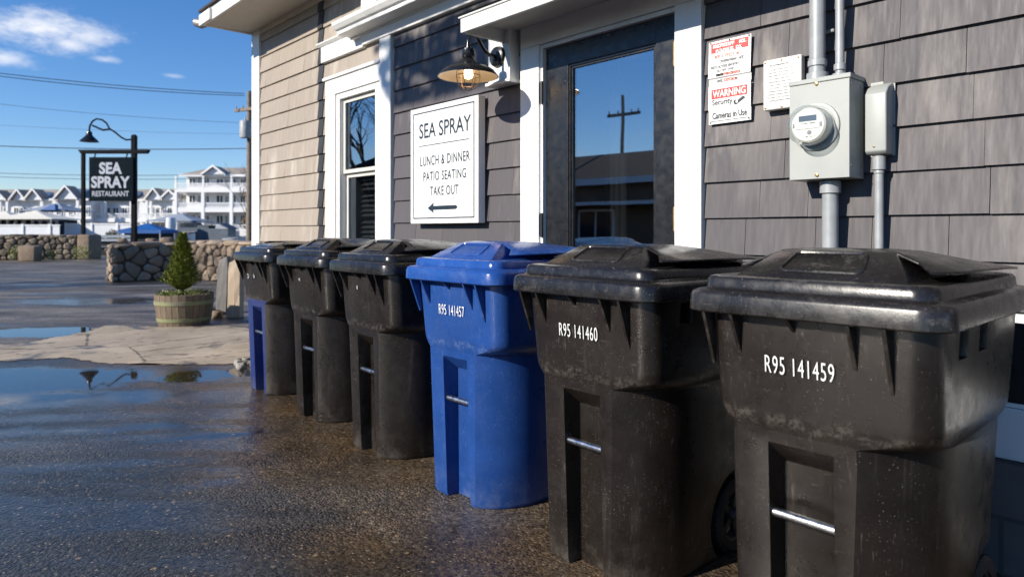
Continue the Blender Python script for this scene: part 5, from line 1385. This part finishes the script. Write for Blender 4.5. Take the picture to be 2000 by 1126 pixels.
# ---------------------------------------------------------------- across the street (seen in the door and window glass)
M['brown_wall'] = simple('brown_shop_wall', (0.22,0.15,0.10), 0.85, var=0.2, scale=1.2)
ac = thing('street_building', 'low brown building with dark roof and white bands, mirrored in the door glass', 'building', (-19,-19.5,0), R(-8))
m = MB(); m.box(-14,16,-8,0,0,3.3); m.build('wall', M['brown_wall'], ac)
m = MB(); m.prism_x([(0.6,3.3),(-4,5.0),(-8.6,3.3)],-14.5,16.5); m.build('roof', M['roof'], ac)
m = MB(); m.box(-14.5,16.5,0.61,0.75,3.15,3.42); m.build('gutter', M['far_trim'], ac)
m = MB(); m.box(-4,10,0.01,1.2,2.25,2.4); m.build('awning', M['far_trim'], ac)
for x in (-11,-6,-1,4,9): win_part(ac, x, x+1.6, 0.9, 2.0, 0.12)
upole('dark utility pole across the street, mirrored in the door glass', (-22.4,-25.2), 8.3, R(-10), False, 0.75)

ev = thing('street_shed', 'dark low shed across the street, mirrored in the lower window sash', 'building', (-27,-11.5,0), R(28))
m = MB(); m.box(-7,7,-5,0,0,3.0); m.build('wall', M['brown_wall'], ev)
m = MB(); m.prism_x([(0.5,3.0),(-2.5,4.3),(-5.5,3.0)],-7.4,7.4); m.build('roof', M['roof'], ev)
for x in (-4,1): win_part(ev, x, x+1.5, 1.0, 2.0, 0.12)

# unseen tree added behind the photographer: its drooping limb shades the wall between cornice and sign
tr = thing('added_shade_tree', 'leafy limbed tree added unseen behind the photographer to shade the wall above the sign', 'tree', (-1.0,-9.4,0))
m = MB(); m.tube([(0,0,-0.1),(0.1,0,2.5),(0.0,0.1,5.5),(-0.1,0.2,9.2)],[0.24,0.2,0.17,0.13],10); m.build('trunk', M['bark'], tr, smooth=50)
m = MB(); m.tube([(-0.1,0.2,9.0),(-1.4,0.9,8.9),(-2.8,1.8,7.9),(-4.0,2.3,6.75)],[0.09,0.07,0.05,0.025],8); m.build('added_tree_limb', M['bark'], tr, smooth=50)
m = MB(); rn = random.Random(91)
# the drooping spray of leaves, shaped to cast the wanted shade, 7 m out along the sun's line from the wall between cornice and sign
for k in range(1500):
    h = rn.uniform(2.16,2.70); f = (h-2.14)/0.6; x = rn.uniform(-4.58-0.30*f, -3.34+0.05*math.sin(9*h))
    if math.sin(6.1*x+2)*math.sin(17*h+3*x) > 0.72: continue
    t_ = 7.0+rn.uniform(-0.25,0.25)
    p = Vector((x+SUN.x/-SUN.y*t_+1.0, -t_+9.4, h+SUN.z/-SUN.y*t_))
    m.t = rn.random(); a_ = Vector((rn.gauss(0,1),rn.gauss(0,1),rn.gauss(0,1)-0.3)).normalized(); b_ = a_.orthogonal().normalized(); sz = rn.uniform(0.06,0.11)
    m.add([p-b_*sz*0.35, p+a_*sz*0.5, p+b_*sz*0.35, p-a_*sz*0.5],[(0,1,2,3)])
for k in range(2500):
    d = Vector((rn.gauss(0,1),rn.gauss(0,1),rn.gauss(0,0.7))).normalized()*rn.uniform(0.8,1.9); p = Vector((1.0,-0.6,9.6))+d; m.t = rn.random()
    a_ = Vector((rn.gauss(0,1),rn.gauss(0,1),rn.gauss(0,1))).normalized(); b_ = a_.orthogonal().normalized(); sz = rn.uniform(0.07,0.13)
    m.add([p-b_*sz*0.35, p+a_*sz*0.5, p+b_*sz*0.35, p-a_*sz*0.5],[(0,1,2,3)])
m.build('crown', M['conifer'], tr)
